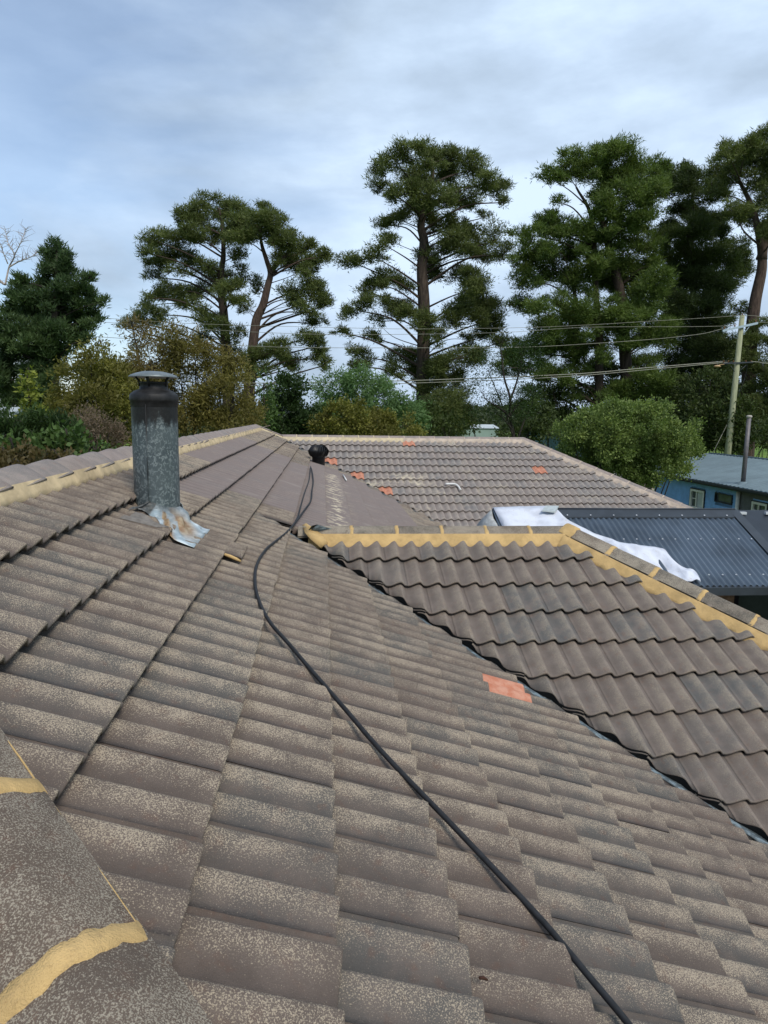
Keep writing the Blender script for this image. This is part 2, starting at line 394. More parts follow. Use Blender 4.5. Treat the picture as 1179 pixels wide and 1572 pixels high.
def build_slope(name, S, regions, rows, mat, parent, special=None, wash=None, smear=None, coarse=False, shift=None):
    """regions: list of (umin, umax, [(nx,ny,d,skirt)...]) keep nx*X+ny*Y<d"""
    VV = []; FF = []; CC = []; RR = []; WW = []; SM = []; extra = []; edge_strip = MB()
    bm = bmesh.new()
    for (ua, ub, cuts) in regions:
        for r in range(rows):
            off = ROLLW if r % 2 else 0
            j0 = math.floor((ua-S.ph-off)/.3)-1; j1 = math.ceil((ub-S.ph-off)/.3)+1
            for j in range(j0, j1+1):
                u0 = S.ph+off+.3*j
                if u0 > ub or u0+.3 < ua: continue
                tb = S.t0+r*G
                cor = [S.P(u, t, 0) for u in (u0+.05, u0+.37) for t in (tb-G-.035, tb)]
                inside = True; outside = False
                cl = list(cuts)
                for (nx, ny, d, sk) in cl:
                    v = [nx*c[0]+ny*c[1]-d for c in cor]
                    if min(v) > 0: outside = True
                    if max(v) > -1e-6: inside = False
                if outside: continue
                h = hash((name, r, j)); rr = random.Random((r*7919+j*104729+len(name)*31) & 0xffffff)
                jit = (rr.gauss(0, .0009), rr.gauss(0, .0006), rr.gauss(0, .0022), abs(rr.gauss(0, .0014)), rr.gauss(0, .006))
                sp = special(r, u0, S) if special else None
                if sp == 'slid': jit = (.006, 0, .095, .012, 0)
                V, F, C = tile_geo(S, u0, r, jit, coarse)
                rv = rr.random(); cx = S.P(u0+.15, tb-.15, 0)
                wv = wash(r, cx) if wash else 0.0
                if sp == 'orange':
                    if not inside:
                        b2 = bmesh.new(); vs = [b2.verts.new(v) for v in V]
                        for f in F:
                            b2.faces.new([vs[i] for i in f])
                        for (nx, ny, d, sk) in cl:
                            L = math.hypot(nx, ny); bmesh.ops.bisect_plane(b2, geom=b2.verts[:]+b2.edges[:]+b2.faces[:], plane_co=(nx*d/L/L, ny*d/L/L, 0), plane_no=(nx, ny, 0), clear_outer=True)
                        b2.verts.ensure_lookup_table(); V = [tuple(v.co) for v in b2.verts]; b2.verts.index_update(); F = [tuple(v.index for v in f.verts) for f in b2.faces]; b2.free()
                    extra.append((V, F)); continue
                if inside:
                    o = len(VV); VV += V; FF += [tuple(i+o for i in f) for f in F]; CC += C; RR += [rv]*len(V); WW += [wv]*len(V)
                    SM += [smear(v) if smear else 0 for v in V]
                else:
                    b2 = bmesh.new(); lay = b2.verts.layers.float.new('crest'); vs = []
                    for v, c in zip(V, C):
                        q = b2.verts.new(v); q[lay] = c; vs.append(q)
                    for f in F: b2.faces.new([vs[i] for i in f])
                    for (nx, ny, d, sk) in cl:
                        L = math.hypot(nx, ny)
                        dd = d+(rr.gauss(0, .003) if sk else 0)
                        g = bmesh.ops.bisect_plane(b2, geom=b2.verts[:]+b2.edges[:]+b2.faces[:], plane_co=(nx*dd/L/L, ny*dd/L/L, 0), plane_no=(nx, ny, 0), clear_outer=True)
                        if sk:
                            ed = [e for e in g['geom_cut'] if isinstance(e, bmesh.types.BMEdge)]
                            for e_ in ed:
                                if sk == 2 and e_.is_boundary:
                                    a_, b_ = [Vector(v.co) for v in e_.verts]; nn = Vector((nx, ny, 0)).normalized()*.004; dn = Vector(S.N)
                                    edge_strip.add([a_+nn-dn*.006, b_+nn-dn*.006, b_+nn-dn*.062, a_+nn-dn*.062], [(0, 1, 2, 3)])
                            if ed:
                                x = bmesh.ops.extrude_edge_only(b2, edges=ed)
                                for v in x['geom']:
                                    if isinstance(v, bmesh.types.BMVert): v.co -= Vector(S.N)*.022; v[lay] = 0
                    b2.verts.index_update(); o = len(VV)
                    for v in b2.verts: VV.append(np.array(v.co)); CC.append(v[lay]); RR.append(rv); WW.append(wv); SM.append(smear(v.co) if smear else 0)
                    for f in b2.faces: FF.append(tuple(v.index+o for v in f.verts))
                    b2.free()
    me = mesh(VV, FF, True, name)
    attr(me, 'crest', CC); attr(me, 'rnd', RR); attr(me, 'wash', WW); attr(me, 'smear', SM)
    try: me.shade_auto_smooth
    except Exception: pass
    # keep butt edges crisp
    me.polygons.foreach_set('use_smooth', [len(f) == 4 for f in FF])
    o = link(name, me, mat, parent)
    if edge_strip.V: edge_strip.obj('valley_edge_strip', M_under, parent)  # black strip along the cut tile edges beside the valley
    for (V, F) in extra:
        m2 = mesh(V, F, True, 'replacement_tile'); q = link('replacement_tile', m2, M_orange, o); q['label'] = 'bright terracotta orange replacement tile'
    return o

house = empty('tiled_house', (0, 9, -5.5), 'long house with weathered brown concrete tile roofs and mustard ridge pointing in the foreground', 'house')

SA = Slope((0, 0, 0), (1, 0), S1, YPH); SC = Slope((0, YC, ZC), (0, -1), TC, 0); SB = Slope((0, YB, ZB), (0, -1), TB, 0)
for S_ in (SC, SB): S_.amp = .037; S_.lift = .036; S_.pf = prof_soft
SC.ph = onplane(905.8, 857, SC.N, SC.O)[0]; SB.ph = onplane(522.6, 684, SB.N, SB.O)[0]
def near_tile(S, px, py):
    P = onplane(px, py, S.N, S.O+S.N*.012); d = P-S.O; u, t = d@S.U, d@S.D
    r = math.ceil((t-S.t0)/G); off = ROLLW if r % 2 else 0
    return r, S.ph+off+.3*math.floor((u-S.ph-off-.38*ROLLW)/.3)
oA = [near_tile(SA, 768, 1050)]
oB = [near_tile(SB, x, y) for x, y in ((621, 681), (822, 721), (507, 707), (545, 730), (587, 753))]
slid = [near_tile(SA, 350, 836)]
def spA(r, u0, S):
    for q in oA:
        if q[0] == r and abs(q[1]-u0) < .02: return 'orange'
    for q in slid:
        if q[0] == r and abs(q[1]-u0) < .02: return 'slid'
def spB(r, u0, S):
    for q in oB:
        if q[0] == r and abs(q[1]-u0) < .02: return 'orange'
def washA(r, c):
    y = c[1]; y0 = {0: 7.4, 1: 5.35, 2: 6.5, 3: 6.5}.get(r, 6.2)
    y1 = 12.3
    if r >= 4: y1 = 15.0
    return 1.0 if (y0 < y < y1 and c[0]+y < 17.2 and r < 10) else 0.0
def smearA(v):
    a = math.exp(-((v[0]-1.78)/.09)**2)*(1 if 7 < v[1] < 13.5 else 0)
    return min(1, a*.9)
def smearB(v):
    n = math.sin(v[0]*3.1)*math.sin(v[1]*5.3+v[0]); return max(0, min(1, n*.6-.2+(.55 if 14.9 < v[1] < 15.8 and v[0] < 4.3 else 0)+.6*math.exp(-((v[0]-4.9-(17-v[1])*.12)/.10)**2)+.45*math.exp(-((v[0]-3.6-(17-v[1])*.1)/.05)**2)))
VG = .35
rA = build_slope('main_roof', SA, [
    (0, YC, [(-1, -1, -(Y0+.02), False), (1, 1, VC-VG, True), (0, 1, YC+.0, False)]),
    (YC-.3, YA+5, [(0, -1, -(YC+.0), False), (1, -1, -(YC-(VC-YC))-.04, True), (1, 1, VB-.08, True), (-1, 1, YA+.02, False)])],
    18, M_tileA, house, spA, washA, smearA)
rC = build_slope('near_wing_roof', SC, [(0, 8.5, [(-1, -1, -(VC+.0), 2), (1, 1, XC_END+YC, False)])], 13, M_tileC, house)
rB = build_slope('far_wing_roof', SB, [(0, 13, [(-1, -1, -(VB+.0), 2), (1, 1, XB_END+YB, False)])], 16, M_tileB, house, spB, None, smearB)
# slopes that face away from the camera
def back(name, O, D2, t0, ua, ub, cuts, rows, mat):
    S = Slope(O, D2, t0, 0); return build_slope(name, S, [(ua, ub, cuts)], rows, mat, house, coarse=True)
back('rear_slope', (0, 0, 0), (-1, 0), S1, -YA-6, -Y0+6, [(-1, -1, -Y0, False), (-1, 1, 99, False)], 18, M_tileA)
back('rear_slope', (0, Y0, 0), (0, -1), S1, -6, 6, [(1, 1, Y0, False), (-1, 1, Y0, False)], 18, M_tileA)
back('rear_slope', (0, YC, ZC), (0, 1), TC, -8.5, 0, [(-1, 1, 2*YC-VC-.03, False), (1, -1, XC_END-YC, False)], 13, M_tileC)
back('rear_slope', (XC_END, YC, ZC), (1, 0), TC, -5, 5, [(-1, -1, -(XC_END+YC), False), (-1, 1, -(XC_END-YC), False)], 13, M_tileC)
back('rear_slope', (0, YB, ZB), (0, 1), TB, -13, 6, [(0, -1, -YB, False), (-1, -1, -YA, False), (1, -1, XB_END-YB, False)], 16, M_tileB)
back('rear_slope', (XB_END, YB, ZB), (1, 0), TB, -6, 6, [(-1, -1, -(XB_END+YB), False), (-1, 1, -(XB_END-YB), False)], 16, M_tileB)

# ---- underlay so no gap under the tiles lets light through
def underlay(name, polys):
    m = MB()
    for P in polys:
        m.add(P, [tuple(range(len(P)))])
    return m.obj(name, M_under, house)
dz = -.075
def zA(x): return -abs(x)*TAN
h1 = 5.5
XE = 5.55
ul = []
v0 = (VC-YC, YC)
ul.append([(0, Y0, dz), (XE, Y0-XE, zA(XE)+dz), (XE, VC-XE, zA(XE)+dz), (v0[0], v0[1], zA(v0[0])+dz), (0, YC, dz)])
ul.append([(0, YC, dz), (v0[0], YC, zA(v0[0])+dz), (XE, YC+(XE-v0[0]), zA(XE)+dz), (XE, VB-XE, zA(XE)+dz), (YB*0+(VB-YB), YB, ZB+dz), (0, YA, dz)])
zc = lambda y: ZC-abs(y-YC)*TAN+dz
ye = YC-4.2
ul.append([(v0[0], YC, zc(YC)), (VC-ye, ye, zc(ye)), (XC_END+4.2, ye, zc(ye)), (XC_END, YC, zc(YC))])
ul.append([(v0[0], YC, zc(YC)), (XC_END, YC, zc(YC)), (XC_END+4.2, YC+4.2, zc(YC+4.2)), (v0[0]+4.2, YC+4.2, zc(YC+4.2))])
zb = lambda y: ZB-abs(y-YB)*TAN+dz
ul.append([(VB-YB, YB, zb(YB)), (VB-YB+5.1, YB-5.1, zb(YB-5.1)), (XB_END+5.1, YB-5.1, zb(YB-5.1)), (XB_END, YB, zb(YB))])
underlay('roof_underlay', ul)

# ---- valley trays
def tray(name, P0, P1, wid, label):
    m = MB(); P0 = Vector(P0); P1 = Vector(P1); d = (P1-P0); L = d.length; d.normalize(); ac = Vector((-d.y, d.x, 0)).normalized()
    n = 60; V = []; F = []; cs = [(-wid, .332*wid+.012), (-.25, .332*.25+.050), (-.18, .332*.18+.054), (-.13, .332*.13+.020), (0, 0), (.05, .332*.05-.01), (wid, .332*wid-.02)]
    for i in range(n+1):
        p = P0+d*(L*i/n)
        for (a, h) in cs: V.append(p+ac*(a+random.gauss(0, .002))+Vector((0, 0, h+random.gauss(0, .0015))))
    k = len(cs)
    for i in range(n):
        for j in range(k-1): F.append((i*k+j, i*k+j+1, (i+1)*k+j+1, (i+1)*k+j))
    o = m.add(V, F, True).obj(name, M_lead, house); o['label'] = label
tray('valley_tray', (v0[0]-.03, YC+.03, ZC-.05), (XE, VC-XE, zA(XE)-.05), .22, 'blue grey metal valley tray beside the near wing')
tray('valley_tray', (VB-YB, YB, ZB-.05), (XE, VB-XE, zA(XE)-.05), .16, 'narrow metal valley tray below the far wing')
tray('valley_tray', (v0[0], YC, ZC-.05), (XE, YC+XE-v0[0], zA(XE)-.05), .16, 'hidden valley tray behind the near wing')

# ---- ridge caps
def cap_geo(L, W, drop, taper=.006, th=.012, seed=0):
    rr = random.Random(seed)
    cs = [(-W, -drop-.006), (-W*.93, -drop), (-W*.5, -drop*.40), (-W*.2, -drop*.07), (0, 0), (W*.2, -drop*.07), (W*.5, -drop*.40), (W*.93, -drop), (W, -drop-.006)]
    xs = [0, .006, L*.3, L*.65, L-.006, L]; V = []; F = []; k = len(cs)
    for i, x in enumerate(xs):
        f = x/L; e = -.004 if i in (0, len(xs)-1) else 0
        for (y, z) in cs: V.append((x, y*(1+.02*f), z+taper*f+e+rr.gauss(0, .0006)))
    for i in range(len(xs)-1):
        for j in range(k-1): F.append((i*k+j, (i+1)*k+j, (i+1)*k+j+1, i*k+j+1))
    o = len(V)
    for x in (0, L):
        for (y, z) in cs: V.append((x, y*.97, z-th-.004+(taper if x else 0)))
    e0 = 0; e1 = (len(xs)-1)*k
    for j in range(k-1):
        F.append((e0+j, e0+j+1, o+j+1, o+j)); F.append((e1+j+1, e1+j, o+k+j, o+k+j+1))
    for side in (0, k-1):
        F.append((e0+side, o+side, o+k+side, e1+side) if side == 0 else (e1+side, o+k+side, o+side, e0+side))
    return V, F
def caps(parent, P0, P1, n, L, W, drop, mat, label=None, flip=False, joints=None, ring=None, lift=0.0, taper=.012, offs=None):
    P0 = Vector(P0); P1 = Vector(P1); d = (P1-P0); T = d.length; d.normalize(); ac = Vector((-d.y, d.x, 0)).normalized(); up = d.cross(ac)
    if up.z < 0: up = -up; ac = -ac
    st = offs if offs is not None else [T*i/n for i in range(n)]
    for i, s0 in enumerate(st):
        s1 = (st[i+1] if i+1 < len(st) else T)
        LL = (s1-s0)+.02
        V, F = cap_geo(LL, W, drop, taper, seed=i)
        wob = random.gauss(0, .0025); rz = random.gauss(0, .006)
        VV = []
        for (x, y, z) in V:
            if flip: x = LL-x
            p = P0+d*(s0+x-.01)+ac*(y+wob+rz*(x-LL/2))+up*(z+lift); VV.append(p)
        if flip: F = [f[::-1] for f in F]
        base = P0+d*(s0+LL/2)
        me = mesh([v-base for v in VV], F, True, 'ridge_cap'); rv = random.random()
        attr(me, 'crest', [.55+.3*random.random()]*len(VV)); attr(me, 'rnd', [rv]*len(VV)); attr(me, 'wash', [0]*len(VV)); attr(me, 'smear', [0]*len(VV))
        me.polygons.foreach_set('use_smooth', [len(f) == 4 and idx < (5*8) for idx, f in enumerate(F)])
        o = link('ridge_cap', me, mat, parent); o.location = base-gloc(parent); o.matrix_parent_inverse = Matrix.Identity(4)
        if label and i == 0: pass
    return P0, d, ac, up
def ring_geo(m, P0, d, ac, up, s, w, W, drop, lift, skew=0.0, thick=.005, side=None):
    """mustard collar over a cap joint"""
    cs = [(-W*1.02, -drop-.012), (-W*.93, -drop), (-W*.5, -drop*.40), (-W*.2, -drop*.07), (0, 0), (W*.2, -drop*.07), (W*.5, -drop*.40), (W*.93, -drop), (W*1.02, -drop-.012)]
    cs2 = []
    for a, b in zip(cs[:-1], cs[1:]):
        for q in range(4): cs2.append((a[0]+(b[0]-a[0])*q/4, a[1]+(b[1]-a[1])*q/4))
    cs2.append(cs[-1]); V = []; F = []; k = 5
    rr = random.Random(int(s*1000))
    f1, f2 = rr.uniform(20, 45), rr.uniform(20, 50); n1 = [rr.gauss(0, .0013)+.0022*math.sin(q[0]*f1*3+1) for q in cs2]; n2 = [rr.gauss(0, .0018)+.003*math.sin(q[0]*f2*2) for q in cs2]
    for i, (y, z) in enumerate(cs2):
        for j, (a, h) in enumerate(((-w*.5, -.004), (-w*.42, thick), (0, thick+.002), (w*.42, thick), (w*.5, -.004))):
            a += n1[i] if j < 2 else (n2[i] if j > 2 else 0)
            V.append(P0+d*(s+a+skew*abs(y)/W*.02)+ac*(y*1.015)+up*(z+lift+h))
    for i in range(len(cs2)-1):
        for j in range(k-1): F.append((i*k+j, i*k+j+1, (i+1)*k+j+1, (i+1)*k+j))
    m.add(V, F, True)
def pointing(m, S, start, d, L, w_in, h_in, w_out, h_out, side, step=.02, wav=.004, taper_start=0):
    """trowelled strip from under the cap edge down on to the tiles"""
    d = np.array(d, float); d /= np.hypot(*d); o = np.array([d[1], -d[0]])*side
    n = max(2, int(L/step)); V = []; F = []; rr = random.Random(int(L*100)); a = rr.random()*6
    for i in range(n+1):
        s = L*i/n; p = np.array(start)+d*s
        ww = w_out+wav*math.sin(s*17+a)+wav*.7*math.sin(s*43+2*a)+rr.gauss(0, wav*.25)
        for f, hh in ((0, 0), (.35, .002), (.75, .003), (1, 0), (1.06, -.004)):
            wq = w_in+(ww-w_in)*min(f, 1); q = p+o*wq; u, t = S.ut(q[0], q[1]); h = h_in+(h_out-h_in)*min(f, 1)+hh+(-.02 if f > 1 else 0)
            V.append(S.P(u, t, h))
    for i in range(n):
        for j in range(4):
            q = (i*5+j, i*5+j+1, (i+1)*5+j+1, (i+1)*5+j); F.append(q)
    m.add(V, F, True)

# main ridge
capW, capD = .142, .070
TA = YA-Y0
caps(rA, (0, Y0-.05, .012), (0, YA, .012), 36, .4, capW, capD, M_capA, lift=.014, taper=.024, offs=[3.80-Y0+.05-1.62+.405*i for i in range(37) if 3.80-Y0-1.62+.405*i < TA-.1])
pm = MB()
pointing(pm, SA, (0, Y0), (0, 1), TA, .118, .038, .172, -.018, 1)
pointing(pm, Slope((0, 0, 0), (-1, 0), S1, 0), (0, Y0), (0, 1), TA, .105, .046, .178, -.016, -1)
pm.obj('pointing', simple('worn_mustard_pointing', (.54, .42, .255), .85, 0, .2, 7, .3, 60), rA)
# far end hip of the main roof
e1 = (VB-YB+.05, YB+.0, ZB)
caps(rA, (0, YA, .0), (VB-YB, YB, ZB+.0), 2, .4, capW, .04, M_capA, lift=.045)
pm = MB(); pointing(pm, SA, (0, YA), (1, 1), .78, .10, .048, .17, -.01, 1); pm.obj('pointing', M_pointBy, rA)
# near hip beside the camera
HX = XE; hp0 = Vector((0, Y0, 0)); hp1 = Vector((HX, Y0-HX, -HX*TAN)); HL = (hp1-hp0).length
hl = math.sqrt(2+TAN*TAN)
sj1 = 1.27/1.0*hl*1.0-.10
offs = [max(0, x) for x in [sj1-.40*k for k in range(4, -1, -1)]]+[sj1+.40*k for k in range(1, 17)]
offs = [o for o in offs if 0 < o < HL-.1]; offs = [0]+offs
P0, d_, ac_, up_ = caps(rA, hp0, hp1, 0, .4, .135, .052, M_cap, lift=.062, taper=-.008, offs=offs)
pm = MB()
for s_ in offs[1:]: ring_geo(pm, P0, d_, ac_, up_, s_, .048, .131, .052, .062, 0, .0035)
ed_ = [P0+d_*s_+ac_*(.131*sg)+up_*(.062-.052-.010+random.gauss(0, .0015)) for sg in (1 if ac_.y > 0 or ac_.x > 0 else -1,) for s_ in np.linspace(.15, HL-.3, 90)]
pm.tube(ed_, [.0016+abs(random.gauss(0, .0006)) for _ in ed_], 6)
pm.obj('pointing', M_point, rA)
nh = onplane(147, 1507, up_, P0+up_*.052)
m = MB(); m.lathe((nh[0], nh[1], nh[2]-.004), [(.0045, 0), (.0045, .006), (.003, .0075), (.0002, .008)], 10); m.obj('nail_hole_disc', simple('nail_hole_dark', (.012, .008, .006), .9), rA)  # near black disc, painted as the dark of a nail hole

# near wing ridge
caps(rC, (v0[0]+.02, YC, ZC), (XC_END, YC, ZC), 0, .4, .118, .062, M_cap, lift=.040, taper=.004, offs=[0, .45, .845, 1.24, 1.635, 2.03])
pm = MB(); P0 = Vector((v0[0]+.02, YC, ZC)); dd = Vector((1, 0, 0)); aa = Vector((0, 1, 0)); uu = Vector((0, 0, 1))
for s_ in (.45, .845, 1.24, 1.635, 2.03): ring_geo(pm, P0, dd, aa, uu, s_, .034, .119, .062, .040)
pointing(pm, SC, (v0[0]+.10, YC), (1, 0), XC_END-v0[0]-.06, .100, .044, .195, -.022, 1, wav=.003)
pointing(pm, Slope((0, YC, ZC), (0, 1), TC, 0), (v0[0]+.1, YC), (1, 0), XC_END-v0[0]-.06, .100, .044, .178, -.016, -1)
hq0 = Vector((XC_END, YC, ZC)); hq1 = Vector((XC_END+4.2, YC-4.2, ZC-4.2*TAN)); QL = (hq1-hq0).length
offc = [.12, .44]+[.44+.40*k for k in range(1, 15)]; offc = [o for o in offc if o < QL-.1]
_, d2, a2, u2 = caps(rC, hq0, hq1, 0, .4, .118, .050, M_cap, lift=.050, taper=.006, offs=[0]+offc[1:])
for s_ in offc[1:]: ring_geo(pm, hq0, d2, a2, u2, s_, .040, .119, .050, .050)
ring_geo(pm, hq0, d2, a2, u2, .03, .13, .130, .052, .052, 0, .010)
pointing(pm, SC, (XC_END-.02, YC-.06), (1, -1), 5.9, .092, .050, .178, -.012, 1, wav=.012)
SH = Slope((XC_END, YC, ZC), (1, 0), TC, 0)
pointing(pm, SH, (XC_END, YC), (1, -1), 5.9, .092, .046, .18, -.016, -1)
# mortar packed against the open end of the ridge
e = []
def pz(px, py, Y): return at(px, py, Y)
bl = [(464, 806, 5.99), (470, 803, 5.97), (487, 815, 5.87), (497, 822, 5.84), (503, 832, 5.74), (490, 839, 5.62), (478, 829, 5.66), (468, 818, 5.74)]
V = [pz(*q) for q in bl]; cen = sum(V)/len(V)+np.array([0, -.03, .012]); V2 = [v+np.array([.02, .14, -.05]) for v in V]
k = len(V); pm.add(V+[cen]+V2, [(k, (i+1) % k, i) for i in range(k)]+[(i, (i+1) % k, k+1+(i+1) % k, k+1+i) for i in range(k)], True)
pm.obj('pointing', M_point, rC)

# far wing ridge and hip
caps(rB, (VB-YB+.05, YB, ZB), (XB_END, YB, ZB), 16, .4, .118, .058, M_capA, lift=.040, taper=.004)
pm = MB(); pointing(pm, SB, (VB-YB+.1, YB), (1, 0), 3.0, .10, .044, .20, -.018, 1); 
for i in range(1, 8): ring_geo(pm, Vector((VB-YB+.05, YB, ZB)), dd, aa, uu, (XB_END-VB+YB-.05)/16*i, .03, .119, .058, .040)
pm.obj('pointing', M_pointBy, rB)
pm = MB(); pointing(pm, SB, (VB-YB+3.1, YB), (1, 0), XB_END-VB+YB-3.1, .10, .044, .20, -.018, 1)
hb0 = Vector((XB_END, YB, ZB)); hb1 = Vector((XB_END+5.1, YB-5.1, ZB-5.1*TAN))
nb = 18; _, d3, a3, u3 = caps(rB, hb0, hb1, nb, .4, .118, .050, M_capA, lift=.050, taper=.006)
for i in range(1, nb): ring_geo(pm, hb0, d3, a3, u3, (hb1-hb0).length/nb*i, .03, .119, .050, .050)
for i in range(8, 16): ring_geo(pm, Vector((VB-YB+.05, YB, ZB)), dd, aa, uu, (XB_END-VB+YB-.05)/16*i, .03, .119, .058, .040)
pointing(pm, SB, (XB_END, YB), (1, -1), 7.2, .092, .046, .21, -.018, 1)
pointing(pm, Slope((XB_END, YB, ZB), (1, 0), TB, 0), (XB_END, YB), (1, -1), 7.2, .092, .046, .2, -.018, -1)
pm.obj('pointing', M_pointB, rB)

# ---- walls, fascia and gutters below the eaves
zt = -2.75
def wallbox(m, x0, x1, y0, y1): m.box(((x0+x1)/2, (y0+y1)/2, (zt-5.5)/2), (x1-x0, y1-y0, zt+5.5))
m = MB(); wallbox(m, -5.0, 5.0, -2.8, YA+5.0); m.obj('wall', M_brick, house)
m = MB(); wallbox(m, 5.003, XC_END+3.7, YC-3.7, YC+3.7); m.obj('wall', M_brick, house)
m = MB(); wallbox(m, 5.003, XB_END+4.6, YB-4.6, YB+4.6); m.obj('wall', M_brick, house)
def gutter(m, a, b):
    a = Vector(a); b = Vector(b); d = b-a; L = d.length; ang = math.atan2(d.y, d.x); M3 = Matrix.Rotation(ang, 3, 'Z')
    m.box((a+b)/2, (L, .11, .11), M3)
g = MB(); ez = -2.73
x = XE+.14
gutter(g, (x, Y0-x+.1, ez), (x, VC-x-.2, ez)); gutter(g, (XC_END+4.3, YC-4.3, ez), (XC_END+4.3, YC+4.3, ez)); gutter(g, (VC-YC+4.4, YC-4.33, ez), (XC_END+4.3, YC-4.33, ez))
gutter(g, (XB_END+5.2, YB-5.2, ez), (XB_END+5.2, YB+5.2, ez)); gutter(g, (VB-YB+5.3, YB-5.23, ez), (XB_END+5.2, YB-5.23, ez)); gutter(g, (-x, Y0-x, ez), (-x, YA+x, ez)); gutter(g, (-x, Y0-x, ez), (x, Y0-x, ez))
g.obj('gutter', M_darktrim, house)

# ================================================================ FLUE
fb = onplane(242, 777, SA.N, SA.O); fc = Vector((fb[0], fb[1], fb[2])); fr = .1385
flue = MB(); zt_ = .42
top = at(241, 606, fb[1]); zt_ = top[2]
flue.lathe((fc.x, fc.y, 0), [(fr, fc.z-.22)]+[(fr, fc.z+(zt_-.03-fc.z)*q/24) for q in range(25)], 48)
flue.tube([(fc.x-.02, fc.y-fr-.001, fc.z-.1), (fc.x-.02, fc.y-fr-.001, zt_-.06)], .0035, 6)
flo = flue.obj('flue', M_flue, house); zs0, zs1 = at(241, 668, fb[1])[2], at(241, 636, fb[1])[2]; attr(flo.data, 'soot', [min(1, max(0, (v.co.z-zs0)/(zs1-zs0))) for v in flo.data.vertices]); flo['label'] = 'round galvanised flue with soot stained top'
m = MB(); m.lathe((fc.x, fc.y, 0), [(fr+.001, zt_-.075), (fr+.003, zt_-.072), (fr+.003, zt_-.045), (fr+.006, zt_-.043), (fr+.008, zt_-.030), (fr+.008, zt_-.006), (fr+.003, zt_+.002), (fr*.85, zt_+.022), (fr*.62, zt_+.034), (fr*.6, zt_+.065), (fr*.63, zt_+.068), (fr*.63, zt_+.078), (fr*.52, zt_+.078), (fr*.52, zt_-.02)], 48)
m.obj('top_collar', M_soot, flo)
m = MB(); cz = zt_+.105
m.lathe((fc.x, fc.y, 0), [(fr*1.06, cz), (fr*1.07, cz+.004), (fr*.98, cz+.014), (fr*.75, cz+.026), (fr*.45, cz+.036), (0.002, cz+.040)], 40)
m.lathe((fc.x, fc.y, 0), [(fr*1.06, cz), (fr*.9, cz+.006), (fr*.5, cz+.012), (0.002, cz+.014)], 40)
m.obj('cowl', M_cowl, flo)
m = MB()
for a in (-.35, .9, 2.2, 3.5, 4.6):
    ca, sa = math.cos(a), math.sin(a)
    m = MB(); m.tube([(fc.x+ca*fr*.60, fc.y+sa*fr*.60, zt_+.05), (fc.x+ca*fr*.62, fc.y+sa*fr*.62, zt_+.078), (fc.x+ca*fr*.78, fc.y+sa*fr*.78, cz+.008)], .007, 6); m.obj('cowl_bracket', M_soot, flo)

# crumpled metal apron around the base of the flue, dressed over the tiles
V = []; ru = []; di = []; F = []
ap = [(196, 776), (205, 772), (222, 778), (236, 790), (252, 806), (268, 822), (298, 834), (309, 822), (321, 810), (300, 798), (286, 789), (281, 780)]
cpl = SA.ut(fc.x, fc.y)
out_ = [onplane(x, y, SA.N, SA.O+SA.N*.02) for x, y in ap]
K = len(out_); nr = 9
sub = []
for i in range(K-1):
    for q in range(5): sub.append(out_[i]+(out_[i+1]-out_[i])*q/5)
sub.append(out_[-1])
for i, o_ in enumerate(sub):
    d0 = o_-np.array(fc); ang = math.atan2(d0[1], d0[0]); inn = np.array([fc.x+math.cos(ang)*(fr-.004), fc.y+math.sin(ang)*(fr-.004), 0])
    for j in range(nr):
        f = j/(nr-1); q = inn[:2]*(1-f)+o_[:2]*f; u, t = SA.ut(q[0], q[1])
        h = max(SA.hs(u, t), -.01)*.9+.007+.045*(1-f)**3+.006*math.sin(i*1.3+f*5)*f*(1-f)*4+rng.normal(0, .0012)
        V.append(SA.P(u, t, h)); pf = i/len(sub)
        ru.append(max(0, math.exp(-((pf-.60)/.10)**2)*(1-abs(f-.45)*1.2))+(.9*math.exp(-((pf-.40)/.06)**2) if f > .2 else 0)); di.append(.9 if pf < .22 else (.5*(1-f) if f < .3 else 0))
for i in range(len(sub)-1):
    for j in range(nr-1): F.append((i*nr+j, i*nr+j+1, (i+1)*nr+j+1, (i+1)*nr+j))
me = mesh(V, F, True); attr(me, 'rust', ru); attr(me, 'dirt', di)
o = link('flashing', me, M_flash, flo); o['label'] = 'crumpled bright metal flashing with rust stains'
md = o.modifiers.new('thick', 'SOLIDIFY'); md.thickness = .0025
# mortar smear over the tile left of the flue
m = MB(); V = []; F = []; P = [onplane(*q, SA.N, SA.O+SA.N*.02) for q in ((186, 783), (212, 778), (246, 800), (262, 812), (240, 806), (214, 796))]
n_ = 7
a0, a1, b0, b1 = P[0], P[1], P[4], P[3]
for i in range(10):
    for j in range(n_):
        f, g_ = i/9, j/(n_-1); q = (a0*(1-g_)+a1*g_)*(1-f)+(b0*(1-g_)+b1*g_)*f; u, t = SA.ut(q[0], q[1]); V.append(SA.P(u, t, SA.hs(u, t)+.003+.004*math.sin(f*3.1)*math.sin(g_*3.1)))
for i in range(9):
    for j in range(n_-1): F.append((i*n_+j, i*n_+j+1, (i+1)*n_+j+1, (i+1)*n_+j))
m.add(V, F, True); m.obj('mortar_patch', simple('grey_mortar', (.16, .145, .13), .9, 0, .25, 30, .4, 80), house)

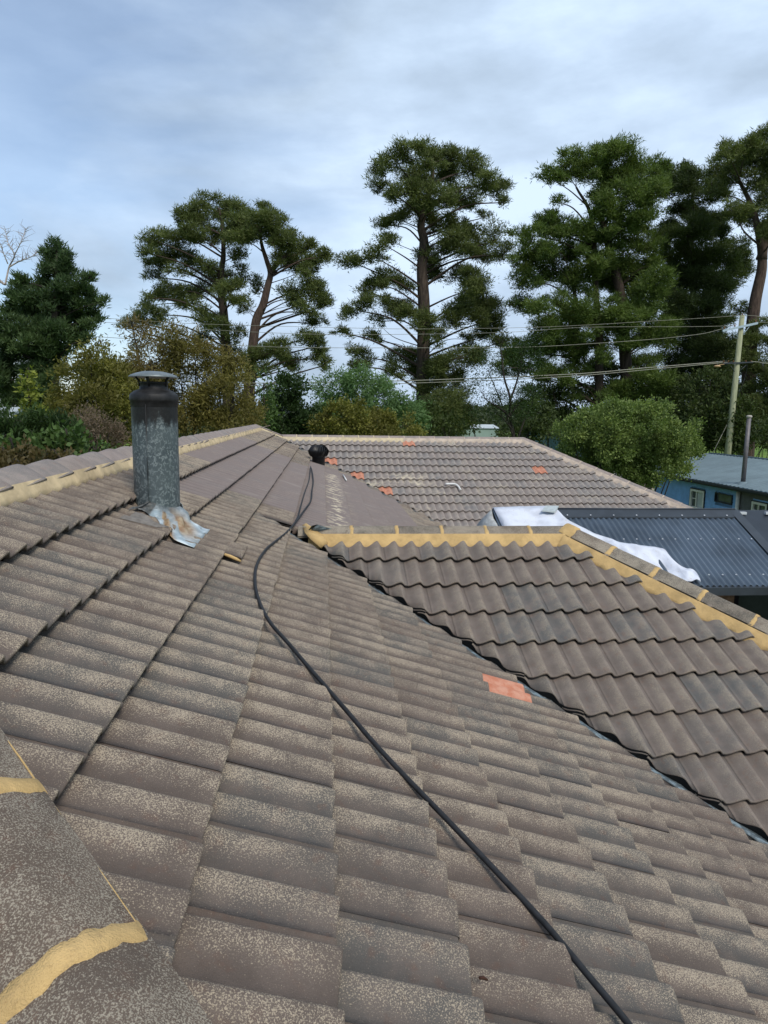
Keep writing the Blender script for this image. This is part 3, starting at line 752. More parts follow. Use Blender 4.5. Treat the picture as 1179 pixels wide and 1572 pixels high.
# ================================================================ ROOF VENT
vb = onplane(489, 712, SA.N, SA.O); vy = vb[1]; vr = 14.6*vy/FPX/2*1.0
pr = lambda py: at(488, py, vy)[2]
vent = MB()
zn, zm, zt2 = pr(712)-.06, pr(702), pr(684)
rn = vy*9.8/FPX; rm = vy*15/FPX
vent.lathe((vb[0], vb[1], 0), [(rn*1.0, zn), (rn, zm), (rn*1.05, zm+.005)], 28)
vo = vent.obj('roof_vent', M_black, house); vo['label'] = 'black whirlybird roof ventilator'
m = MB(); hh = zt2-zm
m.lathe((vb[0], vb[1], 0), [(rn*1.04, zm), (rn*1.08, zm+.02), (rn*1.0, zm+.025)], 28)
m.obj('vent_collar', M_black, vo); m = MB(); m.lathe((vb[0], vb[1], 0), [(.001, zt2), (rm*.3, zt2-.004), (rm*.5, zt2-.02)], 28)
m.obj('vent_cap', M_black, vo)
m = MB(); nv = 22
for k_ in range(nv):
    V = []; F = []
    for i in range(9):
        f = i/8; rr_ = rn*1.0+(rm-rn*.9)*math.sin(math.pi*(.12+.80*f))**.8; rr_ = rr_ if f < .55 else rm*math.cos((f-.45)/.55*1.2)**.6*1.0
        zz = zm+.02+hh*.97*f**.95; a = 2*math.pi*k_/nv+f*.35
        for (da, dr) in ((0, 0), (.19, -.012), (.33, -.035)):
            V.append((vb[0]+math.cos(a+da)*(rr_+dr), vb[1]+math.sin(a+da)*(rr_+dr), zz))
    for i in range(8):
        for j in range(2): F.append((i*3+j, i*3+j+1, (i+1)*3+j+1, (i+1)*3+j))
    m.add(V, F, True)
m.obj('turbine_vanes', M_black, vo)

# ================================================================ HOSE
def on_tiles(px, py, extra=0.0, r=.0088):
    P = onplane(px, py, SA.N, SA.O+SA.N*(.012+r)); u, t = SA.ut(P[0], P[1]); return SA.P(u, t, .013+r+extra)
hp = [(985, 1612), (960, 1572), (905, 1505), (830, 1415), (765, 1345), (700, 1276), (648, 1222), (600, 1172), (562, 1130), (530, 1092), (498, 1055), (466, 1018), (438, 985), (412, 955), (396, 925), (389, 895), (392, 866), (406, 843), (424, 828), (441, 814), (455, 797), (467, 781), (476, 768), (478, 752), (480, 738), (478, 722), (476, 716)]
hpts = smooth_path([on_tiles(x, y) for x, y in hp], 8)
# rest on the crests, sagging slightly between them
hose = MB().tube(hpts, .0088, 10).obj('pressure_hose', M_hose)
tag(hose, 'long black hose snaking down the tiled roof from the round black vent', 'hose')
hp2 = [(476, 716), (474, 735), (467, 755), (461, 775), (457, 790), (452, 800)]
h2 = MB().tube(smooth_path([on_tiles(x, y, 0, .007) for x, y in hp2], 6), .007, 8).obj('thin_cable', M_hose)
tag(h2, 'thin black cable lying beside the hose just below the round black vent', 'cable')

# slipped tile mortar, stick, bent pipe, paint bits
ru_ = slid[0][1]+.38*ROLLW-.004; tb_ = S1+slid[0][0]*G
m = MB(); m.tube([SA.P(ru_, tb_-.02, .0), SA.P(ru_-.003, tb_+.03, .004), SA.P(ru_-.002, tb_+.07, .004), SA.P(ru_, tb_+.098, .002)], [.008, .011, .010, .006], 7)
m.obj('mortar_lump', M_point, house)
pp = [onplane(x, y, SB.N, SB.O+SB.N*.05) for x, y in ((684, 743), (697, 743), (703, 746), (707, 752))]
o = MB().tube(smooth_path(pp, 6), .022, 8).obj('bent_pipe', M_white); tag(o, 'short bent white plastic pipe lying on the far wing of tiles', 'pipe')
pp = [on_tiles(526, 729), on_tiles(531, 737)]
o = MB().tube([pp[0], (pp[0]+pp[1])/2+np.array([0, 0, .004]), pp[1]], .014, 8).obj('paint_stick', M_white); tag(o, 'small white stick on the dark washed tiles right of the round black vent', 'stick')
a = on_tiles(733, 1497, -.006, .002); b = on_tiles(746, 1500, -.006, .002)
o = MB().tube([a, (a+b)/2+np.array([0, 0, .003]), b], [.003, .0042, .0025], 6).obj('twig', simple('brown_twig', (.05, .02, .012), .8)); tag(o, 'tiny dark brown twig on the tiles left of the hose near the bottom', 'twig')

# ================================================================ CORRUGATED ROOF behind the near wing
RY, RZ = 9.6, at(1000, 785, 9.6)[2]
LY = 8.05; RX0, RX1 = 4.03, at(1127, 787, 9.6)[0]
vr_ = empty('veranda_roof', (5.5, 9.6, -5.5), 'dark blue grey corrugated metal roof behind the near tiled wing', 'metal roof')
def corr(name, x0, x1, y0, z0, y1, tan, amp, pitch, mat, parent, segs=8, nt=6):
    n = int((x1-x0)/pitch*segs); V = []; F = []
    L = abs(y1-y0)
    for j in range(nt+1):
        y = y0+(y1-y0)*j/nt; z = z0-abs(y-y0)*tan
        for i in range(n+1):
            x = x0+(x1-x0)*i/n; V.append((x, y, z+amp*math.sin(2*math.pi*(x-x0)/pitch)))
    for j in range(nt):
        for i in range(n): F.append((j*(n+1)+i, j*(n+1)+i+1, (j+1)*(n+1)+i+1, (j+1)*(n+1)+i)[::(1 if y1 < y0 else -1)])
    return link(name, mesh(V, F, True), mat, parent)
rs = corr('roof_sheet', RX0, RX1, RY, RZ, LY, TAN, .0125, .0815, M_corr, vr_)
corr('roof_sheet', RX0, RX1, RY, RZ, 11.9, TAN, .009, .0815, M_corr, vr_)
m = MB()      # ridge capping
for sgn in (-1, 1):
    V = [(RX0+.8, RY, RZ+.035), (RX1+.01, RY, RZ+.035), (RX1+.01, RY+sgn*.17, RZ+.035-.17*TAN-.010), (RX0+.8, RY+sgn*.17, RZ+.035-.17*TAN-.010), (RX1+.01, RY+sgn*.172, RZ-.17*TAN+.005), (RX0+.8, RY+sgn*.172, RZ-.17*TAN+.005)]
    m.add(V, [(0, 1, 2, 3), (3, 2, 4, 5)])
m.tube([(RX0+.8, RY, RZ+.037), (RX1+.01, RY, RZ+.037)], .012, 8)
m.obj('ridge_capping', M_darksteel, vr_)
m = MB(); zL = RZ-(RY-LY)*TAN     # barge capping at the right edge
V = [(RX1-.09, RY, RZ+.03), (RX1+.05, RY, RZ+.03), (RX1+.05, LY-.02, zL+.03), (RX1-.09, LY-.02, zL+.03), (RX1+.05, RY, RZ-.14), (RX1+.05, LY-.02, zL-.14)]
m.add(V, [(0, 3, 2, 1), (1, 2, 5, 4)]); m.obj('barge_capping', M_darksteel, vr_)
ridge_s = [RX0+1.04+.34*i for i in range(8)]
scr = []
for i, x in enumerate(ridge_s): scr.append((x, RY-.155, RZ-.155*TAN+.036))
for frac, off in ((.42, 0), (.88, .1)):
    for i in range(14):
        x = RX0+1.3+off+.2445*i*.75
        if x < RX1-.12: scr.append((x, RY-(RY-LY)*frac, RZ-(RY-LY)*frac*TAN+.012))
for (x, y, z) in scr:
    m = MB(); m.lathe((x, y, z), [(.012, 0), (.011, .006), (.006, .010), (.0005, .011)], 8); m.obj('roof_screw', M_screw, vr_)
# lower plain roof adjoining on the right
V = []; F = []; x0, x1 = RX1+.055, RX1+4.2; nx = 60
for j in range(5):
    y = RY+.12-(RY+.12-LY+.1)*j/4
    for i in range(nx+1): V.append((x0+(x1-x0)*i/nx, y, RZ+.005-(RY+.12-y)*TAN*.93+.006*max(0, math.sin(2*math.pi*i/nx*11))**6))
for j in range(4):
    for i in range(nx): F.append((j*(nx+1)+i, j*(nx+1)+i+1, (j+1)*(nx+1)+i+1, (j+1)*(nx+1)+i))
o = link('side_roof_sheet', mesh(V, F), simple('near_black_steel', (.022, .028, .038), .45, .2, .2, 2), vr_); o['label'] = 'plain near black roof sheet adjoining on the right'
for x in (RX1+.12, RX1+.52, RX1+.95, RX1+1.4):
    m = MB(); m.box((x, RY-.02, RZ-.02), (.10, .05, .035)); m.obj('roof_clip', M_screw, vr_)
m = MB(); m.box(((6.0+x1)/2, LY+.0, zL-.06), (x1-6.0, .09, .10)); m.obj('gutter', M_darksteel, vr_)
for x in (6.3, 9.0, x1-.1):
    m = MB(); m.box((x, LY+.15, (zL-.13-5.5)/2), (.09, .09, zL-.13+5.5)); m.obj('post', M_darksteel, vr_)
m = MB(); m.box(((8.2+x1)/2, RY+.6, (RZ-.75-5.5)/2), (x1-8.2, .12, RZ-.75+5.5)); m.obj('wall', M_darktrim, vr_)
# pale flashing at the left end of its ridge
m = MB(); a = at(838, 776, RY+.02); b = at(858, 776.5, RY); c = at(852, 785, RY-.18); d = at(832, 783, RY-.2)
m.add([a, b, c, d, a-[0, 0, .02], b-[0, 0, .02], c-[0, 0, .02], d-[0, 0, .02]], [(0, 3, 2, 1), (3, 7, 6, 2), (0, 4, 7, 3), (1, 2, 6, 5)])
m.obj('end_flashing', simple('pale_zinc_flashing', (.42, .46, .46), .5, .2, .12, 20), vr_)

# ================================================================ DROP SHEET over the corrugated roof
SV = Slope((0, RY, RZ), (0, -1), 1, 0); SV.D = np.array([0, -CT, -ST])
bnd = [(757, 779), (790, 778), (825, 777), (848, 777.5), (856, 784), (866, 794), (880, 803), (905, 815), (935, 826), (950, 832), (965, 835), (985, 837.5), (1005, 840), (1019, 842), (1026, 850), (1034, 859), (1045, 868), (1060, 876), (1068, 884), (1074, 894)]
top_ = [onplane(x, y, SV.N, np.array([0, RY, RZ])+SV.N*.03) for x, y in bnd]
fine_ = smooth_path(top_, 4); K = len(fine_); nb_ = 16; V = []; F = []
for i, p in enumerate(fine_):
    for j in range(nb_):
        f = j/(nb_-1); yb = 8.02; y = p[1]*(1-f)+min(p[1]-.05, yb)*f
        x = p[0]+.10*f*(1 if i < K*.3 else -.3); base = RZ-(RY-y)*TAN
        z = base+.03+(p[2]-(RZ-(RY-p[1])*TAN)-.03)*(1-f)
        fold = .022*math.sin(x*9+f*2.5)+.016*math.sin(x*23-f*5+1)+.008*math.sin(x*47+f*9)+.014*abs(math.sin(x*6.5-f*3.2))-.02*abs(math.sin(x*3.7+f*1.9+.5))**6
        z += (fold+.02)*min(1, f*5+.15)*(1 if i < K*.25 else 1.3)
        if i in (0, 1): z -= 0
        V.append((x, y, z))
for i in range(K-1):
    for j in range(nb_-1): F.append((i*nb_+j, i*nb_+j+1, (i+1)*nb_+j+1, (i+1)*nb_+j))
# rear flap falling behind the ridge
o = len(V); q = int(K*.19)
for i in range(q):
    p = fine_[i]
    V.append((p[0], p[1]+.004, p[2]+.002)); V.append((p[0], p[1]+.5, p[2]-.27)); V.append((p[0]+.02, p[1]+1.0, p[2]-.50))
for i in range(q-1):
    for j in range(2): F.append((o+i*3+j, o+(i+1)*3+j, o+(i+1)*3+j+1, o+i*3+j+1))
dsn = link('drop_sheet', mesh(V, F, True), M_sheet); tag(dsn, 'white cloth drop sheet spread over the left end of the corrugated metal roof', 'drop sheet')
md = dsn.modifiers.new('thick', 'SOLIDIFY'); md.thickness = .004
# grey plastic hanging at the left end
V = []; F = []
A_ = at(757, 779, RY); B_ = at(757.5, 806, 9.0)
for i in range(9):
    f = i/8; P_ = A_*(1-f)+np.array([A_[0], 8.3, RZ-(RY-8.3)*TAN-.02])*f
    for j in range(7):
        g_ = j/6; V.append((P_[0]-.02-.22*g_-.05*math.sin(f*9+g_*3)*g_, P_[1]+.05*math.sin(i*1.7), P_[2]-(.03+.30*g_**1.4)-.02*math.sin(i*2.1+g_*4)))
for i in range(8):
    for j in range(6): F.append((i*7+j, i*7+j+1, (i+1)*7+j+1, (i+1)*7+j))
pl_ = link('plastic_sheet', mesh(V, F, True), M_plastic); tag(pl_, 'crumpled grey plastic sheet hanging off the left end of the white drop sheet', 'plastic sheet')
md = pl_.modifiers.new('thick', 'SOLIDIFY'); md.thickness = .003

# ================================================================ BLUE HOUSE
GZ = -5.5
EH = at(982, 721, 38.2); EX, EZ = EH[0], EH[2]
RH = at(1089, 696.5, 38.2); HX2, HZ2 = RH[0], RH[2]
YF, YN = 38.2, 19.5
bh = empty('blue_house', (EX+4, 30, GZ), 'blue weatherboard house with a faded blue grey metal roof at right', 'house')
sl2 = (HZ2-EZ)/(HX2-EX)
def roofpt(x): return EZ+(x-EX)*sl2 if x < HX2 else HZ2-(x-HX2)*sl2
V = []; F = []; ys = np.linspace(YF, YN, 120); rib = .009
XE2 = HX2+(HX2-EX)
for i, y in enumerate(ys):
    hgt = .028 if i % 2 else 0
    for x in (EX, HX2, XE2): V.append((x, y, roofpt(x)+hgt))
for i in range(len(ys)-1):
    for j in range(2): F.append((i*3+j, i*3+j+1, (i+1)*3+j+1, (i+1)*3+j))
o = link('roof', mesh(V, F), M_blueroof, bh)
m = MB(); m.add([(EX, YF+.02, EZ-.02), (HX2, YF+.02, HZ2-.02), (XE2, YF+.02, EZ-.02), (XE2, YF+.02, EZ-.2), (HX2, YF+.02, HZ2-.2), (EX, YF+.02, EZ-.2)], [(0, 1, 4, 5), (1, 2, 3, 4)])
m.box((EX+.02, (YF+YN)/2, EZ-.10), (.05, YF-YN, .17)); m.box((EX-.05, (YF+YN)/2, EZ-.06), (.10, YF-YN, .09))
m.obj('fascia', M_darktrim, bh)
m = MB(); m.tube([(HX2, YF, HZ2+.03), (HX2, YN, HZ2+.03)], .05, 8); m.tube([(EX, YF, EZ+.03), (HX2, YF, HZ2+.03)], .03, 6); m.obj('ridge_capping', M_blueroof, bh)
m = MB(); m.add([(EX+.02, YF, EZ-.19), (EX+.5, YF, EZ-.19), (EX+.5, YN, EZ-.19), (EX+.02, YN, EZ-.19)], [(0, 1, 2, 3)]); m.obj('soffit', M_darktrim, bh)
WX = EX+.45; YW = 37.0
def boards(m, y0, y1, z0, z1, holes, h=.16):
    n = int(math.ceil((z1-z0)/h))
    for i in range(n):
        za = z0+i*h; zb_ = min(z1, za+h)
        spans = [(y0, y1)]
        for (a, b, c, d) in holes:
            if za < d and zb_ > c:
                ns = []
                for (p, q) in spans:
                    if b <= p or a >= q: ns.append((p, q)); continue
                    if a > p: ns.append((p, a))
                    if b < q: ns.append((b, q))
                spans = ns
        for (p, q) in spans:
            m.add([(WX-.022, p, za), (WX-.022, q, za), (WX, q, zb_), (WX, p, zb_), (WX, p, za), (WX, q, za)], [(0, 3, 2, 1), (0, 1, 5, 4)])
def wy(px):     # where the ray at pixel column px meets the wall plane X=WX
    r = ray(px, 760); return r[1]*(WX-CAM[0])/r[0]
def wz(px, py): r = ray(px, py); t = (WX-CAM[0])/r[0]; return CAM[2]+r[2]*t
win = []
def window(px0, py0, px1, py1, name, glassmat, framemat, bars=0, fw=.07):
    ya, yb = wy(px1), wy(px0); za, zb_ = wz((px0+px1)/2, py1), wz((px0+px1)/2, py0)
    win.append((ya, yb, za, zb_)); return (name, ya, yb, za, zb_, glassmat, framemat, bars, fw)
W1 = window(1061, 752, 1082.5, 782, 'window', M_curtain, M_trim, 1, .10)
W2 = window(1099, 758, 1126, 773, 'vent_window', M_glass, M_darktrim, 0, .05)
W3 = window(1157, 772, 1181, 800, 'window', M_glass, M_trim, 1, .10)
ysp = wy(1131)
m = MB(); boards(m, ysp, YW, GZ+.2, EZ-.19, win); m.obj('wall', M_weather, bh)
m = MB(); boards(m, YN+.5, ysp-.003, GZ+.2, EZ-.19, win); o = m.obj('wall', M_greyboard, bh); o['label'] = 'dark grey section of wall at the right'
m = MB(); m.box(((WX+XE2-.45)/2, YW-.06, (EZ+GZ)/2), (XE2-.45-WX, .1, EZ-GZ-.2)); m.box((WX-.03, YW, (EZ+GZ)/2-.1), (.08, .1, EZ-GZ-.25)); m.obj('end_wall', M_weather, bh)
for (nm, ya, yb, za, zb_, gm, fm, bars, fw) in (W1, W2, W3):
    m = MB()
    m.box((WX-.03, (ya+yb)/2, zb_-fw/2), (.08, yb-ya, fw)); m.box((WX-.03, (ya+yb)/2, za+fw/2), (.08, yb-ya, fw))
    m.box((WX-.03, ya+fw/2, (za+zb_)/2), (.08, fw, zb_-za-2*fw)); m.box((WX-.03, yb-fw/2, (za+zb_)/2), (.08, fw, zb_-za-2*fw))
    if bars:
        m.box((WX-.02, yb-(yb-ya)*.42, (za+zb_)/2), (.05, .05, zb_-za-2*fw)); m.box((WX-.018, yb-(yb-ya)*.25, (za+zb_)/2+.02), (.04, (yb-ya)*.32, .04))
    wo_ = m.obj(nm, fm, bh)
    m = MB(); m.box((WX+.03, (ya+yb)/2, (za+zb_)/2), (.01, yb-ya-.02, zb_-za-.02)); m.obj('pane', gm, wo_)
    if bars:
        m = MB(); m.box((WX+.018, yb-(yb-ya)*.25, (za+zb_)/2), (.01, (yb-ya)*.30, zb_-za-2*fw-.02)); m.obj('pane', M_glass, wo_)
    if fm is M_trim:
        m = MB(); o_ = .05
        for (cy, cz_, sy, sz) in (((ya+yb)/2, zb_+o_/2+.003, yb-ya+2*o_, o_), ((ya+yb)/2, za-o_/2-.003, yb-ya+2*o_, o_), (ya-o_/2-.003, (za+zb_)/2, o_, zb_-za), (yb+o_/2+.003, (za+zb_)/2, o_, zb_-za)): m.box((WX-.035, cy, cz_), (.05, sy, sz))
        m.obj('architrave', M_darktrim, wo_)
yd = wy(1136.5); m = MB(); m.tube([(WX-.10, yd, EZ-.25), (WX-.10, yd, GZ+.2)], .085, 10); m.obj('downpipe', M_trim, bh)
# tall flue on its roof
n_bl = np.array([-sl2, 0, 1.0]); pbl = onplane(1140.5, 742, n_bl, (EX, 30, EZ)); tpl = at(1149, 641, pbl[1])
m = MB(); m.tube([(pbl[0], pbl[1], pbl[2]-.1), (pbl[0]+.02, pbl[1], tpl[2])], [.10, .088], 14); fo = m.obj('flue', simple('weathered_flue_pipe', (.13, .12, .125), .5, .2, .2, 5), bh)
m = MB(); m.lathe((pbl[0]+.02, pbl[1], tpl[2]), [(.085, -.02), (.11, 0), (.125, .03), (.12, .07), (.08, .10), (.002, .11)], 16); m.obj('cap', simple('pale_flue_cap', (.35, .32, .28), .6, 0, .2, 20), fo)
m = MB(); m.lathe((pbl[0], pbl[1], pbl[2]), [(.26, -.05), (.2, .02), (.11, .08)], 14); m.obj('collar', M_blueroof, fo)

# ================================================================ POWER POLE AND WIRES
PY = 45.0; pb = at(1117, 697, PY); pt = at(1139.5, 484, PY); dpl = (pt-pb)/(pt[2]-pb[2])
pfoot = pb+dpl*(GZ-.0-pb[2])
pole = empty('power_pole', (pfoot[0], PY, GZ), 'weathered timber power pole behind the blue house', 'power pole')
m = MB(); m.tube([pfoot, (pfoot+pt)/2, pt], [.25, .20, .155], 16); m.obj('pole', M_pole, pole)
def onpole(py): 
    f = (py-484)/(697-484); return pt+(pb-pt)*f
c1 = onpole(500)
m = MB(); ca = at(1109, 508, PY-.25); cb = at(1163, 496, PY-.25); dr = Vector(cb-ca); M3 = dr.to_track_quat('X', 'Z').to_matrix(); m.box((ca+cb)/2, (dr.length, .10, .14), M3)
m.tube([at(1122, 505, PY-.25), onpole(520)], .02, 6); m.tube([at(1152, 499, PY-.25), onpole(520)], .02, 6)
m.obj('crossarm', M_galv, pole)
def insul(p, r=.05, h=.16):
    m = MB(); m.lathe(tuple(p), [(.02, -.02), (.02, 0), (r, .01), (r*.7, h*.3), (r, h*.4), (r*.6, h*.7), (r*.8, h*.8), (.005, h)], 10); m.obj('insulator', M_insul, pole)
ins = [at(1112, 505, PY-.25), at(1128, 501.5, PY-.25), at(1160, 495, PY-.25)]
for p in ins: insul(p)
insul(pt, .05, .12)
c2 = onpole(557)
m = MB(); ca = at(1110, 558, PY-.22); cb = at(1156, 556, PY-.22); dr = Vector(cb-ca); M3 = dr.to_track_quat('X', 'Z').to_matrix(); m.box((ca+cb)/2, (dr.length, .08, .09), M3); m.tube([at(1122, 562, PY-.2), onpole(573)], .02, 6); m.tube([at(1145, 561, PY-.2), onpole(573)], .02, 6); m.obj('lower_crossarm', M_darksteel, pole)
for px in (1111, 1118, 1126, 1145, 1153): insul(at(px, 556, PY-.22), .045, .12)
m = MB(); lp = at(1101, 562, PY-.3); m.tube([at(1112, 559, PY-.25), at(1105, 560, PY-.3), lp], .02, 6); m.lathe(tuple(lp), [(.002, .08), (.16, .05), (.24, -.02), (.22, -.05), (.10, -.09), (.002, -.1)], 14); m.obj('street_light', simple('amber_street_light', (.42, .28, .15), .4, 0, .2, 20), pole)
m = MB(); m.tube(smooth_path([at(1147, 560, PY-.2), at(1145, 575, PY), at(1138, 595, PY), at(1132, 610, PY)], 5), .015, 5); m.obj('down_lead', M_darktrim, pole)
gw = MB().tube([at(1116, 652, PY), at(1096, 692, PY), at(1090, 704, PY+.2)], .02, 5).obj('stay_wire', M_wire, pole)
def wire(name, pts, label, r=.012, grp='power wires crossing in front of the tall pines'):
    o = MB().tube(smooth_path(pts, 8), r, 5).obj(name, M_wire); tag(o, label, 'wire', grp); return o
wl = [
 ('topmost power wire running left from the very top of the timber pole', [(1139.5, 484), (1085, 488), (1000, 493), (900, 499), (800, 503), (640, 505), (520, 503), (300, 497), (150, 488), (0, 482)], .013),
 ('second power wire from the top, running left from the upper crossarm', [(1128, 500), (1060, 501.5), (900, 502.5), (780, 510), (640, 513), (480, 513), (300, 505), (150, 494), (0, 485)], .013),
 ('third power wire from the top, thick near the pole', [(1112, 504), (1085, 511), (1058, 515), (1000, 521), (900, 528), (800, 533), (640, 534), (400, 532), (150, 517), (0, 508)], .016),
 ('upper cable of the pair leaving the lower crossarm of the timber pole', [(1111, 555), (1000, 564), (900, 573), (800, 578), (720, 581), (640, 584), (500, 587), (380, 588), (250, 585), (100, 576), (0, 571)], .030),
 ('lower cable of the pair leaving the lower crossarm of the timber pole', [(1118, 556), (1000, 567), (900, 576), (800, 582), (720, 585), (640, 588), (500, 592), (380, 592), (250, 589), (100, 581), (0, 576)], .024),
]
for (lb, pts, r) in wl:
    P_ = [at(x, y, PY-.25+(1139-x)*.002) for x, y in pts]
    P_.append(P_[-1]+(P_[-1]-P_[-2])*.6+np.array([0, 0, .3])); wire('power_wire', P_, lb, r)
for (lb, pts, r) in [('wire leaving the pole top towards the right edge', [(1139.5, 484), (1160, 485), (1179, 488.5), (1230, 494)], .014), ('wire running right from the upper crossarm', [(1160, 495), (1172, 495), (1200, 496), (1240, 498)], .013), ('thick cable running right from the lower crossarm', [(1153, 555), (1165, 556), (1179, 558), (1240, 562)], .028)]:
    wire('power_wire', [at(x, y, PY-.25) for x, y in pts], lb, r)

# ================================================================ GROUND, FAR LAND
def grass_mat():
    M = Mat('grass_ground', .95, 0, .1); p = M.pos()
    c = M.mix(M.rng(M.noise(p, .25, 5), .35, .65), (.085, .155, .022), (.15, .215, .038))
    c = M.mix(M.rng(M.noise(p, 6, 4, .7), .4, .7, 0, .6), c, (.055, .10, .018)); M.color(c); return M.m
n_g = 80; V = []; F = []
gx = np.linspace(-1400, 1400, n_g+1); gy = np.linspace(-500, 2400, n_g+1)
for y in gy:
    for x in gx:
        V.append((x, y, GZ))
for j in range(n_g):
    for i in range(n_g): F.append((j*(n_g+1)+i, j*(n_g+1)+i+1, (j+1)*(n_g+1)+i+1, (j+1)*(n_g+1)+i))
o = link('ground', mesh(V, F), grass_mat()); tag(o, kind='structure')
V = []; F = []; n_h = 160            # low far hills
for i in range(n_h+1):
    x = -1300+2600*i/n_h; y = 700+60*math.sin(i*.3)
    z = GZ+9+4*math.sin(i*.21)+3*math.sin(i*.57+1)+1.5*math.sin(i*1.7)
    V += [(x, y-60, GZ-1), (x, y, z), (x, y+160, GZ-1)]
for i in range(n_h):
    for j in range(2): F.append((i*3+j, (i+1)*3+j, (i+1)*3+j+1, i*3+j+1))
o = link('hills', mesh(V, F, True), simple('far_wooded_hills', (.055, .075, .075), .95, 0, .25, .05)); tag(o, kind='structure')
V = [(-60, 62, GZ+.02), (120, 62, GZ+.02), (120, 69, GZ+.02), (-60, 69, GZ+.02)]
o = link('road', mesh(V, [(0, 1, 2, 3)]), simple('asphalt', (.055, .055, .055), .9, 0, .2, 3)); tag(o, kind='structure')

# ================================================================ VEGETATION
def fast_mesh(name, V, F3, attrs=None, smooth=False):
    me = bpy.data.meshes.new(name); V = np.asarray(V, np.float32); F3 = np.asarray(F3, np.int32)
    me.vertices.add(len(V)); me.vertices.foreach_set('co', V.ravel())
    me.loops.add(F3.size); me.loops.foreach_set('vertex_index', F3.ravel())
    me.polygons.add(len(F3)); me.polygons.foreach_set('loop_start', np.arange(0, F3.size, F3.shape[1], dtype=np.int32))
    me.polygons.foreach_set('loop_total', np.full(len(F3), F3.shape[1], np.int32))
    me.update(calc_edges=True)
    if attrs is not None: attr(me, 'rnd', attrs)
    return me
def unit(a): return a/np.maximum(1e-9, np.linalg.norm(a, axis=1, keepdims=True))
def blades(C, D, L, Wd, rnd):
    """triangular needle sprays: centres C, directions D"""
    n = len(C); r = unit(rng.normal(size=(n, 3))); sd_ = unit(np.cross(D, r))
    V = np.empty((n, 3, 3)); V[:, 0] = C-sd_*Wd[:, None]*.5; V[:, 1] = C+sd_*Wd[:, None]*.5; V[:, 2] = C+D*L[:, None]
    F = np.arange(n*3).reshape(n, 3); return V.reshape(-1, 3), F, np.repeat(rnd, 3)
def leaves(C, D, L, Wd, rnd):
    n = len(C); r = unit(rng.normal(size=(n, 3))); sd_ = unit(np.cross(D, r))
    V = np.empty((n, 4, 3)); V[:, 0] = C; V[:, 1] = C+D*L[:, None]*.5+sd_*Wd[:, None]*.5; V[:, 2] = C+D*L[:, None]; V[:, 3] = C+D*L[:, None]*.5-sd_*Wd[:, None]*.5
    F = np.arange(n*4).reshape(n, 4); return V.reshape(-1, 3), F, np.repeat(rnd, 4)
